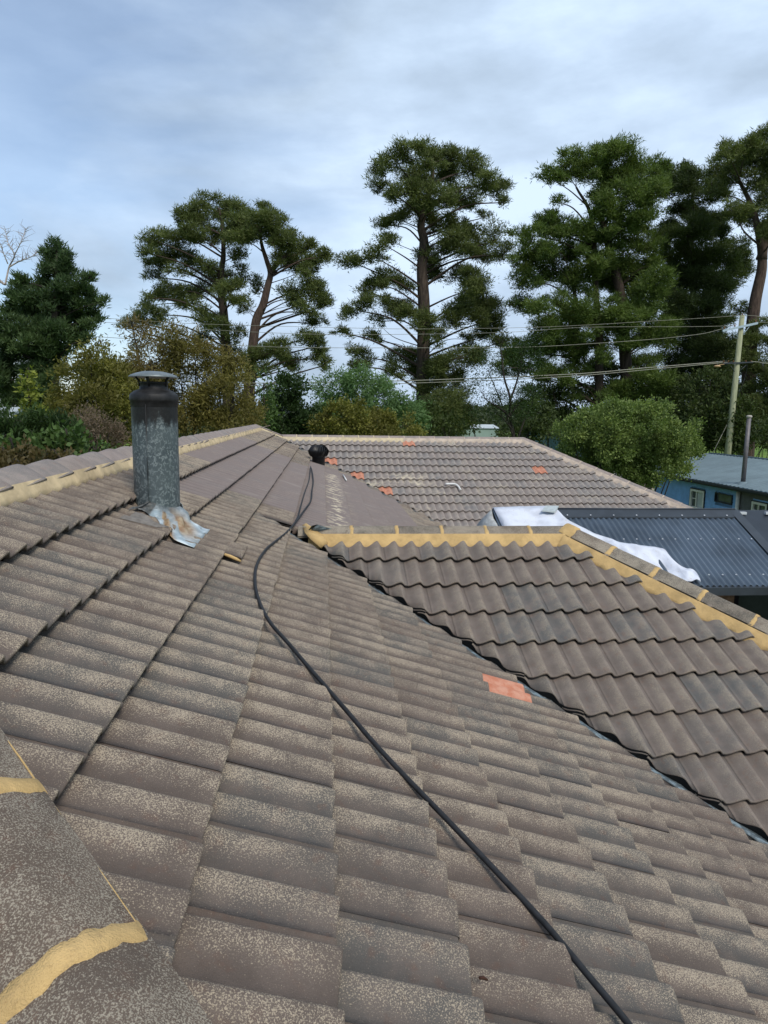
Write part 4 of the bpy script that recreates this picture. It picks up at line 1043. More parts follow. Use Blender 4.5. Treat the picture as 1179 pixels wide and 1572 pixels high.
def tree(name, trunks, clumps, Y, depth, mat, barkm, label, cat, origin, scale, dens=1.0, blade=(.27, .06), trunk_r=.4, limb=.11, flat=.62, group=None, up=.45, twig=True, seedn=0, sub=12, nsat=1):
    """trunks: list of (pixel polyline bottom..top, base radius); clumps (cx,cy,rx,ry[,density]) in crop units"""
    rr = np.random.default_rng(1000+seedn)
    px = lambda x, y: (origin[0]+x/scale, origin[1]+y/scale)
    base = at(*px(*trunks[0][0][0]), Y)
    root = empty(name, (base[0], Y, GZ), label, cat, group)
    tp = []
    tm = MB()
    for (pl, r0) in trunks:
        P = [at(*px(x, y), Y) for x, y in pl]
        if GZ < P[0][2] < GZ+7: P = [np.array([P[0][0], P[0][1], GZ-.2])]+P
        Q = smooth_path(P, 6); n = len(Q)
        rad = [max(.05, r0*(1-.82*(i/(n-1))**1.1)*(1+.35*math.exp(-i*.8))) for i in range(n)]
        tm.tube(Q, rad, 9); tp += [(q, rad[i]) for i, q in enumerate(Q)]
    tro = tm.obj('trunk', barkm, root)
    lm = MB(); LV = []; LF = []; LR = []; off = 0
    TPz = np.array([t[0] for t in tp])
    sat = []
    for c in clumps:
        for _ in range(nsat):
            an = rr.uniform(0, 2*math.pi); f_ = rr.uniform(.75, 1.15); sat.append((c[0]+math.cos(an)*c[2]*f_, c[1]+math.sin(an)*c[3]*f_, c[2]*rr.uniform(.3, .5), c[3]*rr.uniform(.35, .6), (c[4] if len(c) > 4 else 1.0)*.95, 0))
    for c in list(clumps)+sat:
        cx, cy, rx, ry = c[:4]; dn = (c[4] if len(c) > 4 else 1.0)*dens
        X, Yp = px(cx, cy); m_ = Y/FPX/scale
        dy = rr.uniform(-1, 1)*depth
        # clumps near the crown's middle reach further towards and away from the viewer
        C = at(X, Yp, Y+dy); a, b = rx*m_*1.06, ry*m_*1.08; dd_ = (a+b)*.55
        # limb
        if len(c) < 6 or rr.random() < .25:
            tgt = C+np.array([0, 0, -b*.35]); want = tgt[2]-.35*np.hypot(tgt[0]-TPz[:, 0], tgt[1]-TPz[:, 1])
            k_ = int(np.argmin(np.abs(TPz[:, 2]-want)+.6*np.hypot(tgt[0]-TPz[:, 0], tgt[1]-TPz[:, 1]))); p0, pr_ = tp[k_]
            L_ = np.linalg.norm(tgt-p0)
            mid = (p0+tgt)/2+np.array([rr.normal()*.05*L_, rr.normal()*.05*L_, rr.uniform(-.02, .16)*L_])
            r0 = min(pr_*.5, limb*(.32+.11*L_))*(.5 if len(c) > 5 else 1); lm.tube(smooth_path([p0, mid, tgt], 5), list(np.linspace(r0, r0*.28, 11)), 5, False)
        ns = max(7, int(sub*1.9*(.5+.5*dn)))
        sc_ = unit(rr.normal(size=(ns, 3)))*(rr.random((ns, 1))**.45)
        tl = rr.normal()*.22; S_ = C+sc_*np.array([a, dd_, b])*.95; S_[:, 2] += (S_[:, 0]-C[0])*tl
        if twig:
            for q in S_[:min(ns, 12)]:
                lm.tube([C+np.array([0, 0, -b*.3]), (C+q)/2+np.array([0, 0, -b*.12]), q], [limb*.22, limb*.15, limb*.08], 4, False)
        area = math.pi*a*b
        nbl = int(area*520*dn*(.34*.075)/(blade[0]*blade[1]))
        nbl = max(40, min(nbl, 9000))
        w_ = rr.integers(0, ns, nbl)
        sr = .20*min(a, b)+.07*max(a, b)+.04
        offs_ = rr.normal(size=(nbl, 3))*sr*np.array([.75, .75, .5])
        Pn = S_[w_]+offs_
        D = unit(offs_*1.2+rr.normal(size=(nbl, 3))*sr*.8+np.array([0, 0, up*sr*1.6]))
        tone = np.clip(.35+.30*(offs_[:, 2]/sr)+.22*((Pn[:, 2]-C[2])/max(b, .1))+rr.normal(size=nbl)*.16+(rr.random()-.5)*.25, 0, 1)
        tone = np.clip(.5+rr.normal(size=nbl)*.22+(rr.random(ns)[w_]-.5)*.5+(rr.random()-.5)*.35, 0, 1)
        Ls = blade[0]*rr.uniform(.6, 1.25, nbl); Ws = blade[1]*rr.uniform(.6, 1.3, nbl)
        v, f, r_ = blades(Pn, D, Ls, Ws, tone)
        LV.append(v); LF.append(f+off); LR.append(r_); off += len(v)
    if lm.V: lm.obj('limbs', barkm, root)
    link('crown', fast_mesh('crown', np.concatenate(LV), np.concatenate(LF), np.concatenate(LR)), mat, root)
    return root
def shrub(name, lumps, Y, depth, mat, label, cat, leafsz=(.12, .06), dens=1.0, barkm=None, group=None, nodule=.30, droop=0.0, seedn=0, up=.3, stems=4, shell=.55, srcpx=True):
    rr = np.random.default_rng(500+seedn); barkm = barkm or M_barkdark
    xs = [l[0] for l in lumps]; base = at(sum(xs)/len(xs), 660, Y)
    root = empty(name, (base[0], Y, GZ), label, cat, group)
    m_ = Y/FPX; LV = []; LF = []; LR = []; off = 0; sm = MB()
    for l in lumps:
        cx, cy, rx, ry = l[:4]; dn = dens*(l[4] if len(l) > 4 else 1)
        a, b = rx*m_, ry*m_; dd_ = min(a, b*1.6)*.9+depth*.2
        C = at(cx, cy, Y+rr.uniform(-.5, .5)*depth)
        ns = int(np.clip(14*(a*b)/(nodule**2)*.9/6, 10, 260))
        sc_ = unit(rr.normal(size=(ns, 3)))*(1-(1-shell)*rr.random((ns, 1))**1.3)*rr.uniform(.82, 1.08, (ns, 1))
        S_ = C+sc_*np.array([a, dd_, b])
        nbl = int(math.pi*a*b*6.2/(leafsz[0]*leafsz[1])*dn); nbl = min(nbl, 45000)
        w_ = rr.integers(0, ns, nbl); offs_ = rr.normal(size=(nbl, 3))*nodule*.55
        Pn = S_[w_]+offs_
        outw = unit((Pn-C)/np.array([a, dd_, b]))
        D = unit(outw*.8+rr.normal(size=(nbl, 3))*.8+np.array([0, 0, up-droop]))
        tone = np.clip(.5+rr.normal(size=nbl)*.22+(rr.random(ns)[w_]-.5)*.55, 0, 1)
        v, f, r_ = leaves(Pn, D, leafsz[0]*1.35*rr.uniform(.6, 1.3, nbl), leafsz[1]*1.35*rr.uniform(.7, 1.3, nbl), tone)
        LV.append(v); LF.append(f+off); LR.append(r_); off += len(v)
        foot = np.array([base[0]+(C[0]-base[0])*.35, Y, GZ-.1])
        for q in S_[:max(1, stems//2)]:
            sm.tube(smooth_path([foot, (foot+C)/2+rr.normal(size=3)*.12*b, C+np.array([0, 0, -b*.2]), q], 4), list(np.linspace(.028+.012*b, .008, 13)), 5, False)
    sm.obj('stems', barkm, root)
    link('foliage', fast_mesh('foliage', np.concatenate(LV), np.concatenate(LF), np.concatenate(LR)), mat, root)
    return root

TP = 'tall pines behind the house'
tree('pine_tree', [([(555, 1560), (555, 1200), (560, 900), (550, 700), (560, 560), (545, 480), (565, 380), (600, 250), (600, 150)], .62)],
 [(600,110,110,50),(420,130,90,50),(330,190,50,40),(800,180,70,60),(700,130,60,50),(330,270,50,35,.7),(520,210,90,60),(650,220,100,60),(450,310,90,40),(600,330,110,60),(760,330,90,50),(930,290,60,50),(860,250,60,40),(960,350,30,30,.6),(860,430,50,25,.4),(330,470,50,20,.6),(430,430,80,40),(570,430,110,60),(700,470,60,40),(720,560,110,60,1.3),(800,520,60,40),(920,530,60,60,.6),(960,610,50,45,.8),(850,620,70,50),(360,560,70,35,.8),(200,650,80,30),(320,630,60,30,.8),(560,640,60,60,.8),(620,700,60,60,.8),(340,760,70,50),(430,760,70,45),(260,800,50,30,.5),(230,890,80,40),(430,890,90,45),(480,910,50,35),(330,950,60,30,.4),(160,1010,50,20,.8),(310,1030,60,40,.6),(720,720,70,50,.6),(800,770,80,60),(850,850,90,60,1.2),(760,900,90,60,1.2),(900,930,70,60),(700,960,70,50,.7),(560,960,60,50),(860,1020,90,50),(940,1050,50,40),(620,1040,50,50,.7),(250,1120,70,50,.6),(220,1180,70,30,.8),(450,1140,90,50,.8),(520,1180,80,50),(400,1210,60,40,.7),(640,1170,90,60),(760,1150,90,60,.7),(830,1120,60,40,.7),(700,1230,100,50,.7),(600,1300,80,70),(720,1330,80,60,.7),(640,1400,120,70,1.2),(750,1430,70,60,1.2),(570,1480,80,50,1.2),(690,1490,90,40,1.2)],
 54, 3.2, L_pine, M_bark, 'tallest lone pine in the middle with a rounded top and long bare lower limbs', 'pine', (480, 200), 3.275, seedn=1, group=TP)
tree('pine_tree', [([(590, 1150), (585, 950), (575, 800), (565, 650), (550, 520), (555, 430), (565, 350), (560, 200), (540, 100)], .50)],
 [(460,80,80,40),(360,150,60,40),(560,120,90,50),(440,170,90,50),(300,250,90,40),(200,260,70,35),(170,330,60,30,.7),(400,240,80,40,.8),(520,240,80,50,.8),(270,350,90,35),(220,400,70,35,.7),(200,460,60,30,.5),(380,360,90,45,.8),(330,430,70,30,.5),(480,400,60,40,.5),(530,480,100,45),(600,540,80,50),(300,530,80,40,.6),(240,570,70,35,.7),(400,540,90,40,.8),(330,590,80,35,.7),(180,650,80,40,.7),(130,700,80,35,.7),(60,730,50,20,.6),(230,690,60,30,.6),(440,640,70,40,.4),(480,700,70,50,.6),(550,730,60,50,.7),(450,780,60,40,.6),(640,770,50,40,.6),(600,850,60,40,.5),(160,570,30,20,.5),(650,600,50,40,.5),(620,180,60,45),(620,260,60,40,.9),(640,340,50,35,.7),(660,430,45,30,.5),(640,510,45,30,.5)],
 56, 3.0, L_pine, M_bark, 'broad pine leaning branches to the left, left one of the joined pair', 'pine', (180, 290), 3.468, seedn=2, group=TP)
tree('pine_tree', [([(700, 1150), (710, 970), (720, 850), (740, 700), (775, 620), (800, 520), (815, 450), (795, 380), (770, 300), (760, 220)], .48), ([(815, 450), (850, 400), (900, 350), (930, 290)], .22)],
 [(660,110,70,40),(780,150,100,50),(700,200,100,50),(850,170,50,40),(680,260,90,45),(820,240,100,50),(900,280,80,50),(980,320,80,50),(1060,380,80,40),(1100,350,40,30),(880,370,90,40),(960,400,80,40),(1030,500,80,50),(940,560,80,50),(1050,570,70,40),(1110,610,40,30),(720,500,50,50,.5),(1000,640,60,40,.7),(1050,700,60,40,.7),(1000,790,60,35),(1070,820,40,40),(830,850,90,40),(900,900,70,40),(1060,890,60,30),(1110,920,30,40),(760,880,60,40),(720,900,60,50),(680,620,40,40,.4),(780,960,60,30,.6),(930,940,50,30,.6)],
 54, 2.8, L_pine, M_barkred, 'pine with a curving reddish trunk, right one of the joined pair', 'pine', (180, 290), 3.468, seedn=3, group=TP)
G2 = dict(origin=(770, 190), scale=2.883)
tree('pine_tree', [([(560, 1350), (560, 1200), (545, 1000), (535, 800), (480, 560), (450, 450), (440, 380), (470, 200)], .6), ([(430, 1250), (430, 900), (420, 780), (400, 430), (330, 280)], .4), ([(330, 1000), (330, 860), (320, 720), (300, 640)], .25)],
 [(330,160,70,40),(280,210,70,35),(380,220,60,40),(200,220,50,30,.8),(240,340,40,20,.5),(500,120,80,45),(560,160,60,50),(460,180,60,40),(590,230,90,50),(660,190,60,40),(690,240,50,40),(480,270,80,50),(560,310,100,50),(450,330,60,40),(660,300,60,50),(500,380,90,50),(620,400,80,50),(250,450,90,50),(200,440,50,40),(330,480,100,50),(130,500,50,50,.7),(90,480,60,20,.6),(420,500,80,50),(560,500,100,50),(650,540,60,50),(180,560,90,50),(110,610,60,50,.7),(290,580,90,50),(400,610,80,50),(520,610,80,50),(100,690,70,50,.7),(180,660,80,40),(90,790,60,40,.7),(160,800,70,40,.7),(250,790,50,40,.6),(330,700,90,60),(440,690,80,60),(560,680,90,60),(640,640,60,50),(360,820,80,50,.8),(600,760,100,60),(680,700,80,60),(300,860,80,50,.8),(220,900,90,50),(420,860,80,50,.7),(540,860,100,60),(660,850,100,60),(120,1000,90,50,.8),(50,1020,60,50,.7),(240,980,100,50),(350,980,90,50),(470,960,80,50,.7),(600,950,90,50),(700,940,90,60),(60,1080,70,40,.7),(200,1080,100,40),(330,1080,80,50,.6),(450,1080,80,50),(620,1060,100,50),(250,1180,90,50,.7),(380,1190,80,40,.6),(130,1180,60,30,.6),(540,1180,80,50),(680,1150,90,50),(120,1260,80,35,.8),(250,1280,80,40,.8)],
 52, 3.4, L_pineg, M_bark, 'wide bright green pine with several forking stems right of centre', 'pine', seedn=4, group=TP, nsat=2, dens=1.05, **G2)
tree('pine_tree', [([(860, 1350), (860, 1200), (850, 800), (840, 500), (850, 300)], .5)],
 [(770,240,70,50,.8),(850,240,70,40,.8),(740,300,60,40,.7),(920,300,70,50,.8),(820,290,60,40,.7),(800,380,60,40),(860,400,60,40),(740,480,60,50,.8),(820,480,90,60),(920,470,80,60),(960,440,50,40),(740,600,60,60),(830,590,90,60),(930,580,90,60),(1020,560,70,60,.9),(1060,640,50,50,.8),(780,700,90,60),(900,690,90,60),(1000,680,70,50),(760,800,90,60),(870,790,90,60),(960,780,50,50,.8),(820,900,100,60),(930,880,80,60),(800,1000,100,60),(920,980,100,60),(1000,1000,70,60),(780,1100,100,60),(900,1090,100,60),(1000,1100,80,50),(760,1190,90,50),(880,1190,100,50),(1000,1190,90,50),(700,1270,90,50),(820,1290,100,50),(950,1290,100,50),(820,1400,110,60),(1000,1390,110,60)],
 57, 3.4, L_pined, M_barkdark, 'dense dark pine between the forking pine and the right edge pine', 'pine', seedn=5, group=TP, nsat=2, dens=1.2, **G2)
tree('pine_tree', [([(1085, 1400), (1090, 1200), (1100, 1000), (1120, 800), (1150, 650), (1150, 560), (1130, 450), (1100, 350), (1050, 250)], .62), ([(1150, 600), (1180, 450), (1210, 300), (1220, 180)], .3)],
 [(1150,60,60,40),(1080,110,60,40),(1010,130,50,40),(960,180,50,50,.7),(1050,180,70,50,.8),(1130,150,60,50),(1000,240,60,50,.7),(940,290,50,40,.6),(1090,250,70,50,.7),(1160,230,40,60),(1040,380,70,40),(1100,400,60,50,.8),(1160,330,40,50,.8),(1160,450,30,40,.6),(1240,100,80,60),(1230,200,80,60),(1300,260,80,60),(1250,330,80,60),(1220,450,70,60,.7),(1290,420,80,50),(1060,820,50,30,.6),(1150,880,50,30,.6),(1120,950,60,40,.8),(1080,1040,60,40),(1160,1080,60,50),(1130,1180,80,50),(1200,980,60,50),(1230,1120,70,60),(1150,1290,90,60),(1240,1250,80,60),(1060,1290,60,40)],
 50, 3.0, L_pine, M_barkred, 'tall pine with a thick reddish trunk cut by the right edge', 'pine', seedn=6, group=TP, **G2)
tree('conifer_tree', [([(330, 1300), (330, 1000), (330, 600), (340, 400), (345, 150)], .34)],
 [(345,165,45,45),(290,200,35,35),(400,210,35,35),(320,250,60,40),(390,270,40,30),(330,310,80,40),(420,330,60,40),(530,335,50,22),(130,350,40,28),(150,400,60,35),(260,380,60,40),(380,400,90,40),(480,400,60,40),(540,430,40,30),(100,460,60,40),(200,460,90,40),(330,480,100,50),(450,490,90,40),(560,490,60,40),(90,530,90,40),(200,540,80,50),(330,560,100,50),(460,570,90,50),(570,560,40,40),(80,620,90,50),(200,640,100,50),(330,650,100,50),(460,650,80,50),(540,630,50,30),(50,720,80,50),(180,730,100,50),(320,730,100,50),(450,720,80,50),(530,700,30,30),(60,800,80,60),(200,820,100,60),(330,800,80,50),(60,900,90,60),(200,910,90,60),(80,1000,90,60),(220,1000,80,50),(300,900,80,60),(100,1080,90,40),(250,1080,90,40),(-60,640,80,60),(-80,760,90,60),(-70,900,90,70),(-60,1020,90,60)],
 40, 1.6, L_con, M_barkdark, 'dark green pointed conifer at the left edge behind the shrubs', 'conifer', (0, 340), 3.93, seedn=7, dens=1.3, blade=(.26, .065), up=.9, trunk_r=.3)
# bare pale gum at the left edge
def bare(name, Y, lines, mat, label, cat, foliage=None, leafm=None, seedn=0, tw=4):
    rr = np.random.default_rng(90+seedn); b = at(*lines[0][0][0], Y); root = empty(name, (b[0], Y, GZ), label, cat)
    m = MB()
    for k_, (pl, r0, r1) in enumerate(lines):
        P = [at(x, y, Y+math.sin(i*1.3+k_)*.4*(i > 0)) for i, (x, y) in enumerate(pl)]
        if k_ == 0: P = [np.array([P[0][0], Y, GZ-.1])]+P
        Q = smooth_path(P, 5); m.tube(Q, list(np.linspace(r0, r1, len(Q))), 6, False)
        for i in range(len(Q)//3, len(Q)):
            for q in range(tw):
                d = unit(rr.normal(size=(1, 3)))[0]; d[2] = abs(d[2])*.9+.1; L_ = rr.uniform(.35, 1.0)*(.6 if r1 > .02 else .9)
                e1_ = Q[i]+d*L_*.5; e2_ = e1_+unit((d+rr.normal(size=3)*.5)[None])[0]*L_*.5
                m.tube([Q[i], e1_, e2_], [.016, .011, .006], 3, False)
    m.obj('trunk', mat, root)
    if foliage:
        LV = []; LF = []; LR = []; off = 0
        for (cx, cy, rx, ry, n) in foliage:
            C = at(cx, cy, Y+rr.uniform(-1, 1)); mm = Y/FPX
            ns = 9; S_ = C+rr.normal(size=(ns, 3))*np.array([rx, rx, ry])*mm*.55; w_ = rr.integers(0, ns, n); P_ = S_[w_]+rr.normal(size=(n, 3))*.28
            v, f, r_ = leaves(P_, unit(rr.normal(size=(n, 3))+np.array([0, 0, .2])), rr.uniform(.08, .18, n), rr.uniform(.035, .07, n), rr.random(n)); LV.append(v); LF.append(f+off); LR.append(r_); off += len(v)
        link('foliage', fast_mesh('foliage', np.concatenate(LV), np.concatenate(LF), np.concatenate(LR)), leafm, root)
bare('bare_tree', 46, [([(-14, 640), (-10, 540), (-4, 440), (8, 437)], .22, .06), ([(8, 437), (14, 410), (22, 392), (12, 372), (8, 352)], .06, .012), ([(14, 410), (28, 402), (44, 396), (58, 388)], .05, .01), ([(12, 405), (4, 385), (-4, 360)], .04, .01), ([(22, 392), (32, 372), (40, 352)], .035, .01), ([(0, 470), (10, 480), (16, 500)], .05, .012), ([(-4, 470), (4, 500), (12, 520)], .06, .015), ([(-8, 500), (0, 515), (-4, 470)], .05, .015)], M_barkpale, 'leafless pale gum tree with fine twigs at the left edge', 'tree', seedn=1, tw=3)
bare('thin_tree', 44, [([(790, 700), (788, 668), (783, 637), (783, 611), (774, 580), (770, 545), (766, 522)], .15, .02), ([(783, 615), (792, 590), (800, 560), (803, 535)], .08, .015), ([(783, 637), (800, 615), (815, 600)], .07, .015), ([(783, 640), (765, 625), (748, 615), (738, 600)], .07, .015), ([(787, 660), (770, 640), (758, 632)], .05, .015), ([(786, 665), (778, 640), (762, 600), (750, 570)], .07, .015), ([(790, 690), (803, 650), (815, 625), (822, 600)], .07, .012)], M_barkdark, 'thin dark many branched tree with sparse leaves right of the tallest lone pine', 'tree',
 [(770, 560, 30, 20, 700), (800, 540, 28, 18, 500), (745, 590, 22, 18, 600), (765, 615, 26, 16, 800), (800, 600, 26, 18, 900), (745, 630, 24, 12, 600), (815, 620, 24, 18, 1000), (775, 640, 26, 10, 500), (825, 560, 22, 20, 700), (745, 548, 18, 14, 300)], L_dark, seedn=2, tw=2)

# ---- leafy trees and shrubs, far to near
shrub('pepper_tree', [(520, 600, 34, 26), (560, 590, 30, 22), (590, 605, 34, 22), (625, 618, 26, 20), (535, 630, 50, 24), (600, 640, 48, 24), (505, 610, 18, 18, .6), (545, 580, 18, 14, .7)], 40, 1.5, L_soft, 'soft bright green feathery tree left of the tallest lone pine', 'tree', (.20, .045), .9, droop=.5, seedn=1, nodule=.45)
shrub('olive_shrub', [(520, 645, 30, 22), (548, 640, 34, 24), (580, 650, 34, 20), (615, 655, 30, 16), (500, 660, 30, 16), (640, 668, 14, 8), (560, 665, 60, 14)], 31, 1.5, L_olive, 'golden olive shrub behind the far tiled ridge in front of the feathery tree', 'shrub', (.10, .05), 1.1, seedn=2, nodule=.26)
shrub('dark_shrub', [(440, 600, 26, 22), (455, 588, 18, 14), (430, 630, 34, 26), (470, 640, 26, 24), (455, 660, 50, 20), (490, 655, 20, 16)], 33, 1.5, L_dark, 'dark bronze green bush below the reddish pine trunk', 'shrub', (.12, .06), 1.2, seedn=3, nodule=.3)
shrub('pale_sapling', [(405, 590, 14, 22, .4), (395, 620, 20, 26, .6), (410, 645, 18, 20, .7)], 31, 1.0, L_mid, 'slender loose leafed sapling between the bronze acacia and the dark bush', 'tree', (.13, .055), .7, seedn=4, nodule=.3)
shrub('acacia_tree', [(225, 520, 34, 18, .5), (260, 530, 40, 22, .7), (300, 550, 44, 28), (230, 555, 40, 30, .6), (340, 570, 40, 26), (280, 590, 50, 34), (340, 615, 44, 32), (375, 635, 26, 24), (300, 640, 60, 30), (220, 600, 36, 40, .8), (205, 505, 18, 12, .35), (360, 592, 28, 20, .8), (370, 655, 36, 18)], 27, 2.0, L_bronze, 'big bronze green acacia right behind the round galvanised flue', 'tree', (.13, .030), .95, droop=.2, seedn=5, nodule=.34, stems=6)
shrub('wattle_tree', [(140, 560, 34, 24, .9), (165, 585, 34, 32), (120, 590, 36, 30), (150, 620, 50, 34), (190, 610, 26, 40, .8), (100, 625, 30, 26), (150, 535, 16, 12, .5), (180, 650, 44, 36), (120, 660, 40, 30)], 23, 1.6, L_olive, 'yellow olive wattle tree left of the round galvanised flue', 'tree', (.11, .035), 1.0, seedn=6, nodule=.28, stems=5)
shrub('bushy_sapling', [(42, 580, 6, 12, .9), (44, 600, 9, 14), (47, 620, 12, 14), (50, 635, 15, 12)], 17, .3, L_yel, 'narrow upright lime yellow sapling near the left edge', 'sapling', (.09, .05), 1.0, seedn=7, nodule=.10, stems=2, shell=.2)
shrub('brown_shrub', [(125, 640, 20, 14), (145, 655, 26, 16), (165, 670, 30, 20), (130, 670, 24, 20)], 18.5, .8, L_dead, 'dry brownish bush in front of the yellow olive wattle', 'shrub', (.07, .018), .45, seedn=8, nodule=.2)
shrub('round_shrub', [(20, 655, 40, 22), (60, 650, 40, 20), (95, 662, 30, 20), (30, 675, 50, 22), (75, 680, 50, 20), (-20, 665, 40, 24)], 15.5, 1.0, L_dark, 'dark rounded shrub at the left edge beside the sapling', 'shrub', (.10, .022), 1.3, seedn=9, nodule=.16, up=.9)
shrub('broadleaf_shrub', [(75, 680, 22, 13), (100, 672, 24, 15), (120, 682, 22, 18), (90, 692, 40, 16), (60, 690, 20, 10), (20, 685, 26, 12, .7), (145, 695, 26, 16)], 12.5, .8, L_mid, 'fresh green broad leafed shrub just beyond the left ridge', 'shrub', (.085, .055), .85, seedn=10, nodule=.12)
shrub('red_tinged_shrub', [(10, 705, 34, 14), (45, 700, 30, 12), (75, 708, 34, 12), (20, 722, 50, 14), (-25, 712, 40, 20), (100, 706, 20, 8)], 10.5, .6, L_red, 'low reddish green shrub beyond the ridge at the far left', 'shrub', (.06, .035), 1.1, seedn=11, nodule=.10)
shrub('laurel_shrub', [(965, 655, 70, 38), (920, 670, 52, 40), (1010, 660, 56, 38), (1045, 680, 32, 28), (900, 690, 42, 34), (960, 700, 70, 38), (1020, 700, 44, 26), (945, 635, 34, 18), (990, 632, 34, 16), (940, 725, 60, 26), (1000, 722, 50, 24), (880, 660, 22, 18)], 25, 1.6, L_lime, 'large round light green bush between the far tiled wing and the blue house', 'bush', (.075, .042), 1.1, seedn=12, nodule=.21, stems=5, shell=.7)
shrub('dark_hedge', [(680, 655, 34, 18), (655, 640, 24, 24), (725, 645, 16, 14, .5), (820, 640, 30, 26), (845, 660, 30, 16, .8), (800, 668, 40, 10)], 47, 2, L_pined, 'dark undergrowth at the foot of the tallest lone pine', 'undergrowth', (.20, .09), .9, seedn=13, nodule=.5)
shrub('dark_hedge', [(850, 600, 40, 22, .6), (900, 620, 40, 26, .8), (960, 610, 40, 26), (1010, 600, 40, 30), (880, 650, 40, 20, .8), (1000, 640, 40, 24), (930, 580, 34, 20, .7)], 53, 2, L_pined, 'dark lower branches and undergrowth behind the large round bush', 'undergrowth', (.20, .09), .8, seedn=16, nodule=.5)
shrub('dark_hedge', [(1080, 640, 40, 30), (1130, 650, 40, 34), (1180, 660, 30, 22, .6), (1060, 670, 40, 24), (1110, 680, 40, 16), (1090, 600, 50, 30)], 47, 2, L_pined, 'dark undergrowth behind the timber pole at right', 'undergrowth', (.20, .09), 1.1, seedn=14, nodule=.5)
shrub('garden_shrub', [(1172, 668, 12, 10), (1182, 676, 16, 12), (1166, 678, 10, 8)], 70, 1, L_red, 'small rusty toned garden shrub on the lawn at the right edge', 'shrub', (.25, .12), .8, seedn=15, nodule=.4)
# distant wood as one mass
rr = np.random.default_rng(3); n = 90000
x = rr.uniform(-260, 330, n); y = 150+rr.uniform(0, 50, n)+20*np.sin(x*.02)
top = 5.2+2.0*np.sin(x*.045)+1.4*np.sin(x*.13+1)+1.0*np.sin(x*.37)+.6*np.sin(x*.9)
z = GZ+top*rr.random(n)**.6
P_ = np.stack([x, y, z], 1); v, f, r_ = leaves(P_, unit(rr.normal(size=(n, 3))+np.array([0, 0, .4])), rr.uniform(.8, 1.8, n), rr.uniform(.5, 1.1, n), rr.random(n))
o = link('distant_wood', fast_mesh('distant_wood', v, f, r_), L_far); tag(o, 'low band of distant woodland along the horizon', 'woodland', kind='stuff')

# ================================================================ FAR BUILDINGS AND THE PARKED TRAILER
def shed(name, pL, pR, ptop, peave, pbot, Y, roofm, wallm, label, depth=8):
    a = at(pL, peave, Y); b = at(pR, peave, Y); zt_ = at((pL+pR)/2, ptop, Y)[2]; zb_ = GZ
    root = empty(name, ((a[0]+b[0])/2, Y+depth/2, GZ), label, 'shed')
    m = MB(); m.box(((a[0]+b[0])/2, Y+depth/2, (a[2]+zb_)/2), (b[0]-a[0]-.4, depth-.4, a[2]-zb_)); m.obj('wall', wallm, root)
    m = MB(); V = [(a[0], Y, a[2]), (b[0], Y, a[2]), (b[0], Y+depth/2, zt_), (a[0], Y+depth/2, zt_), (b[0], Y+depth, a[2]), (a[0], Y+depth, a[2])]
    m.add(V, [(0, 1, 2, 3), (3, 2, 4, 5)]); m.obj('roof', roofm, root)
    m = MB(); m.box(((a[0]+b[0])/2, Y+.17, (a[2]*.35+zb_*.65)), ((b[0]-a[0])*.16, .06, (a[2]-zb_)*.62)); m.obj('door', M_darktrim, root)
    return root
M_pale = simple('pale_metal_cladding', (.40, .44, .45), .6, 0, .1, .5); M_teal = simple('teal_green_cladding', (.10, .20, .20), .7, 0, .2, .4)
shed('long_shed', 706, 768, 652, 657, 672, 95, M_pale, simple('greenish_cladding', (.22, .30, .27), .7, 0, .1, .4), 'long pale roofed shed seen between the pine trunks right of centre')
shed('small_shed', 868, 892, 634, 643, 652, 90, M_pale, M_pale, 'small white roofed shed left of the large round bush')
# teal fence panels
fe = empty('teal_fence', tuple(at(850, 672, 70)), 'teal green metal fence glimpsed left of the large round bush', 'fence')
m = MB(); a = at(800, 660, 70); b = at(905, 660, 70); zt_ = a[2]; m.box(((a[0]+b[0])/2, 70, (zt_+GZ)/2), (b[0]-a[0], .06, zt_-GZ)); m.obj('panel', M_teal, fe)
for i in range(6):
    m = MB(); m.box((a[0]+(b[0]-a[0])*i/5, 69.93, (zt_+.15+GZ)/2), (.12, .1, zt_-GZ+.15)); m.obj('post', M_darktrim, fe)
# neighbour roof at the far left
rf = empty('neighbour_house', tuple(at(0, 632, 34)), 'low neighbour building with a pale metal roof edge at the left edge', 'house')
a = at(-80, 624, 34); b = at(34, 625, 34); c = at(20, 636, 30); d = at(-80, 636, 30)
m = MB(); m.add([a, b, c, d, a-[0, 0, .15], b-[0, 0, .15], c-[0, 0, .15], d-[0, 0, .15]], [(0, 3, 2, 1), (3, 7, 6, 2), (2, 6, 5, 1)]); m.obj('roof', M_pale, rf)
m = MB(); m.box(((a[0]+c[0])/2-.4, 32.3, (a[2]-.4+GZ)/2), (c[0]-a[0]-.8, 3, a[2]-.4-GZ)); m.obj('wall', M_darktrim, rf)
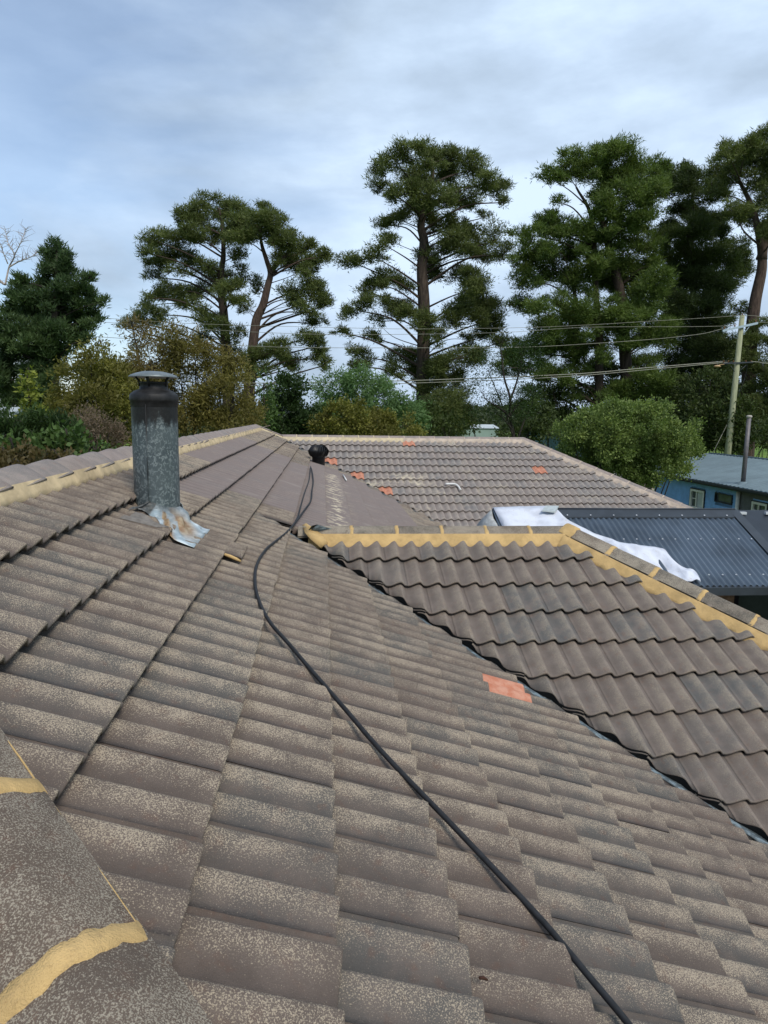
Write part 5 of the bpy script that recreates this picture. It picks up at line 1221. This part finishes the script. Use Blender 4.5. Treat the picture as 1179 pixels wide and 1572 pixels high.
# parked trailer behind the blue house corner
ty = 41.0; tcn = at(995, 744, ty)
tr = empty('parked_trailer', (tcn[0], ty, GZ), 'cream parked caravan with a spare wheel at the corner of the blue house', 'caravan')
w1 = Vector(at(993, 743, ty-.2)); rwh = 10.5*ty/FPX
pnl = at(968, 738, ty); pr_ = at(1008, 738, ty)
bw = pr_[0]-pnl[0]; bzt = at(990, 729, ty)[2]
m = MB()
prf = [(-bw/2, GZ+.55), (-bw/2+.05, GZ+.45), (bw/2-.05, GZ+.45), (bw/2, GZ+.55), (bw/2, bzt-.25), (bw/2-.2, bzt), (-bw/2+.2, bzt), (-bw/2, bzt-.25)]
V = [(tcn[0]-.3+x_, ty, z_) for x_, z_ in prf]+[(tcn[0]-.3+x_, ty+3.6, z_) for x_, z_ in prf]; k = len(prf)
m.add(V, [tuple(range(k)), tuple(range(2*k-1, k-1, -1))]+[(i, i+k, (i+1) % k+k, (i+1) % k) for i in range(k)]); m.obj('body', simple('cream_caravan_paint', (.40, .38, .31), .5, 0, .2, 3), tr)
m = MB(); MX = Matrix.Rotation(R(90), 3, 'X'); m.lathe(w1, [(rwh*.55, -.1), (rwh*.9, -.1), (rwh, -.06), (rwh, .06), (rwh*.9, .1), (rwh*.55, .1)], 24, MX); wh = m.obj('spare_wheel', simple('tyre_rubber', (.02, .02, .02), .8), tr)
m = MB(); m.lathe(w1, [(rwh*.56, .06), (rwh*.4, .03), (rwh*.2, .06), (.002, .06)], 24, MX); m.obj('rim', simple('dull_rim', (.22, .20, .17), .5, .2), wh)
for sx in (-1, 1):
    m = MB(); MY = Matrix.Rotation(R(90), 3, 'Y'); m.lathe((tcn[0]-.3+sx*(bw/2-.05), ty+1.8, GZ+.33), [(.18, -.1), (.30, -.1), (.33, -.06), (.33, .06), (.30, .1), (.18, .1)], 20, MY); m.obj('wheel', simple('tyre_rubber', (.02, .02, .02), .8), tr)
m = MB(); m.box((tcn[0]-.5, ty-.01, bzt-.55), (bw*.55, .03, .45)); m.obj('window', M_glass, tr)
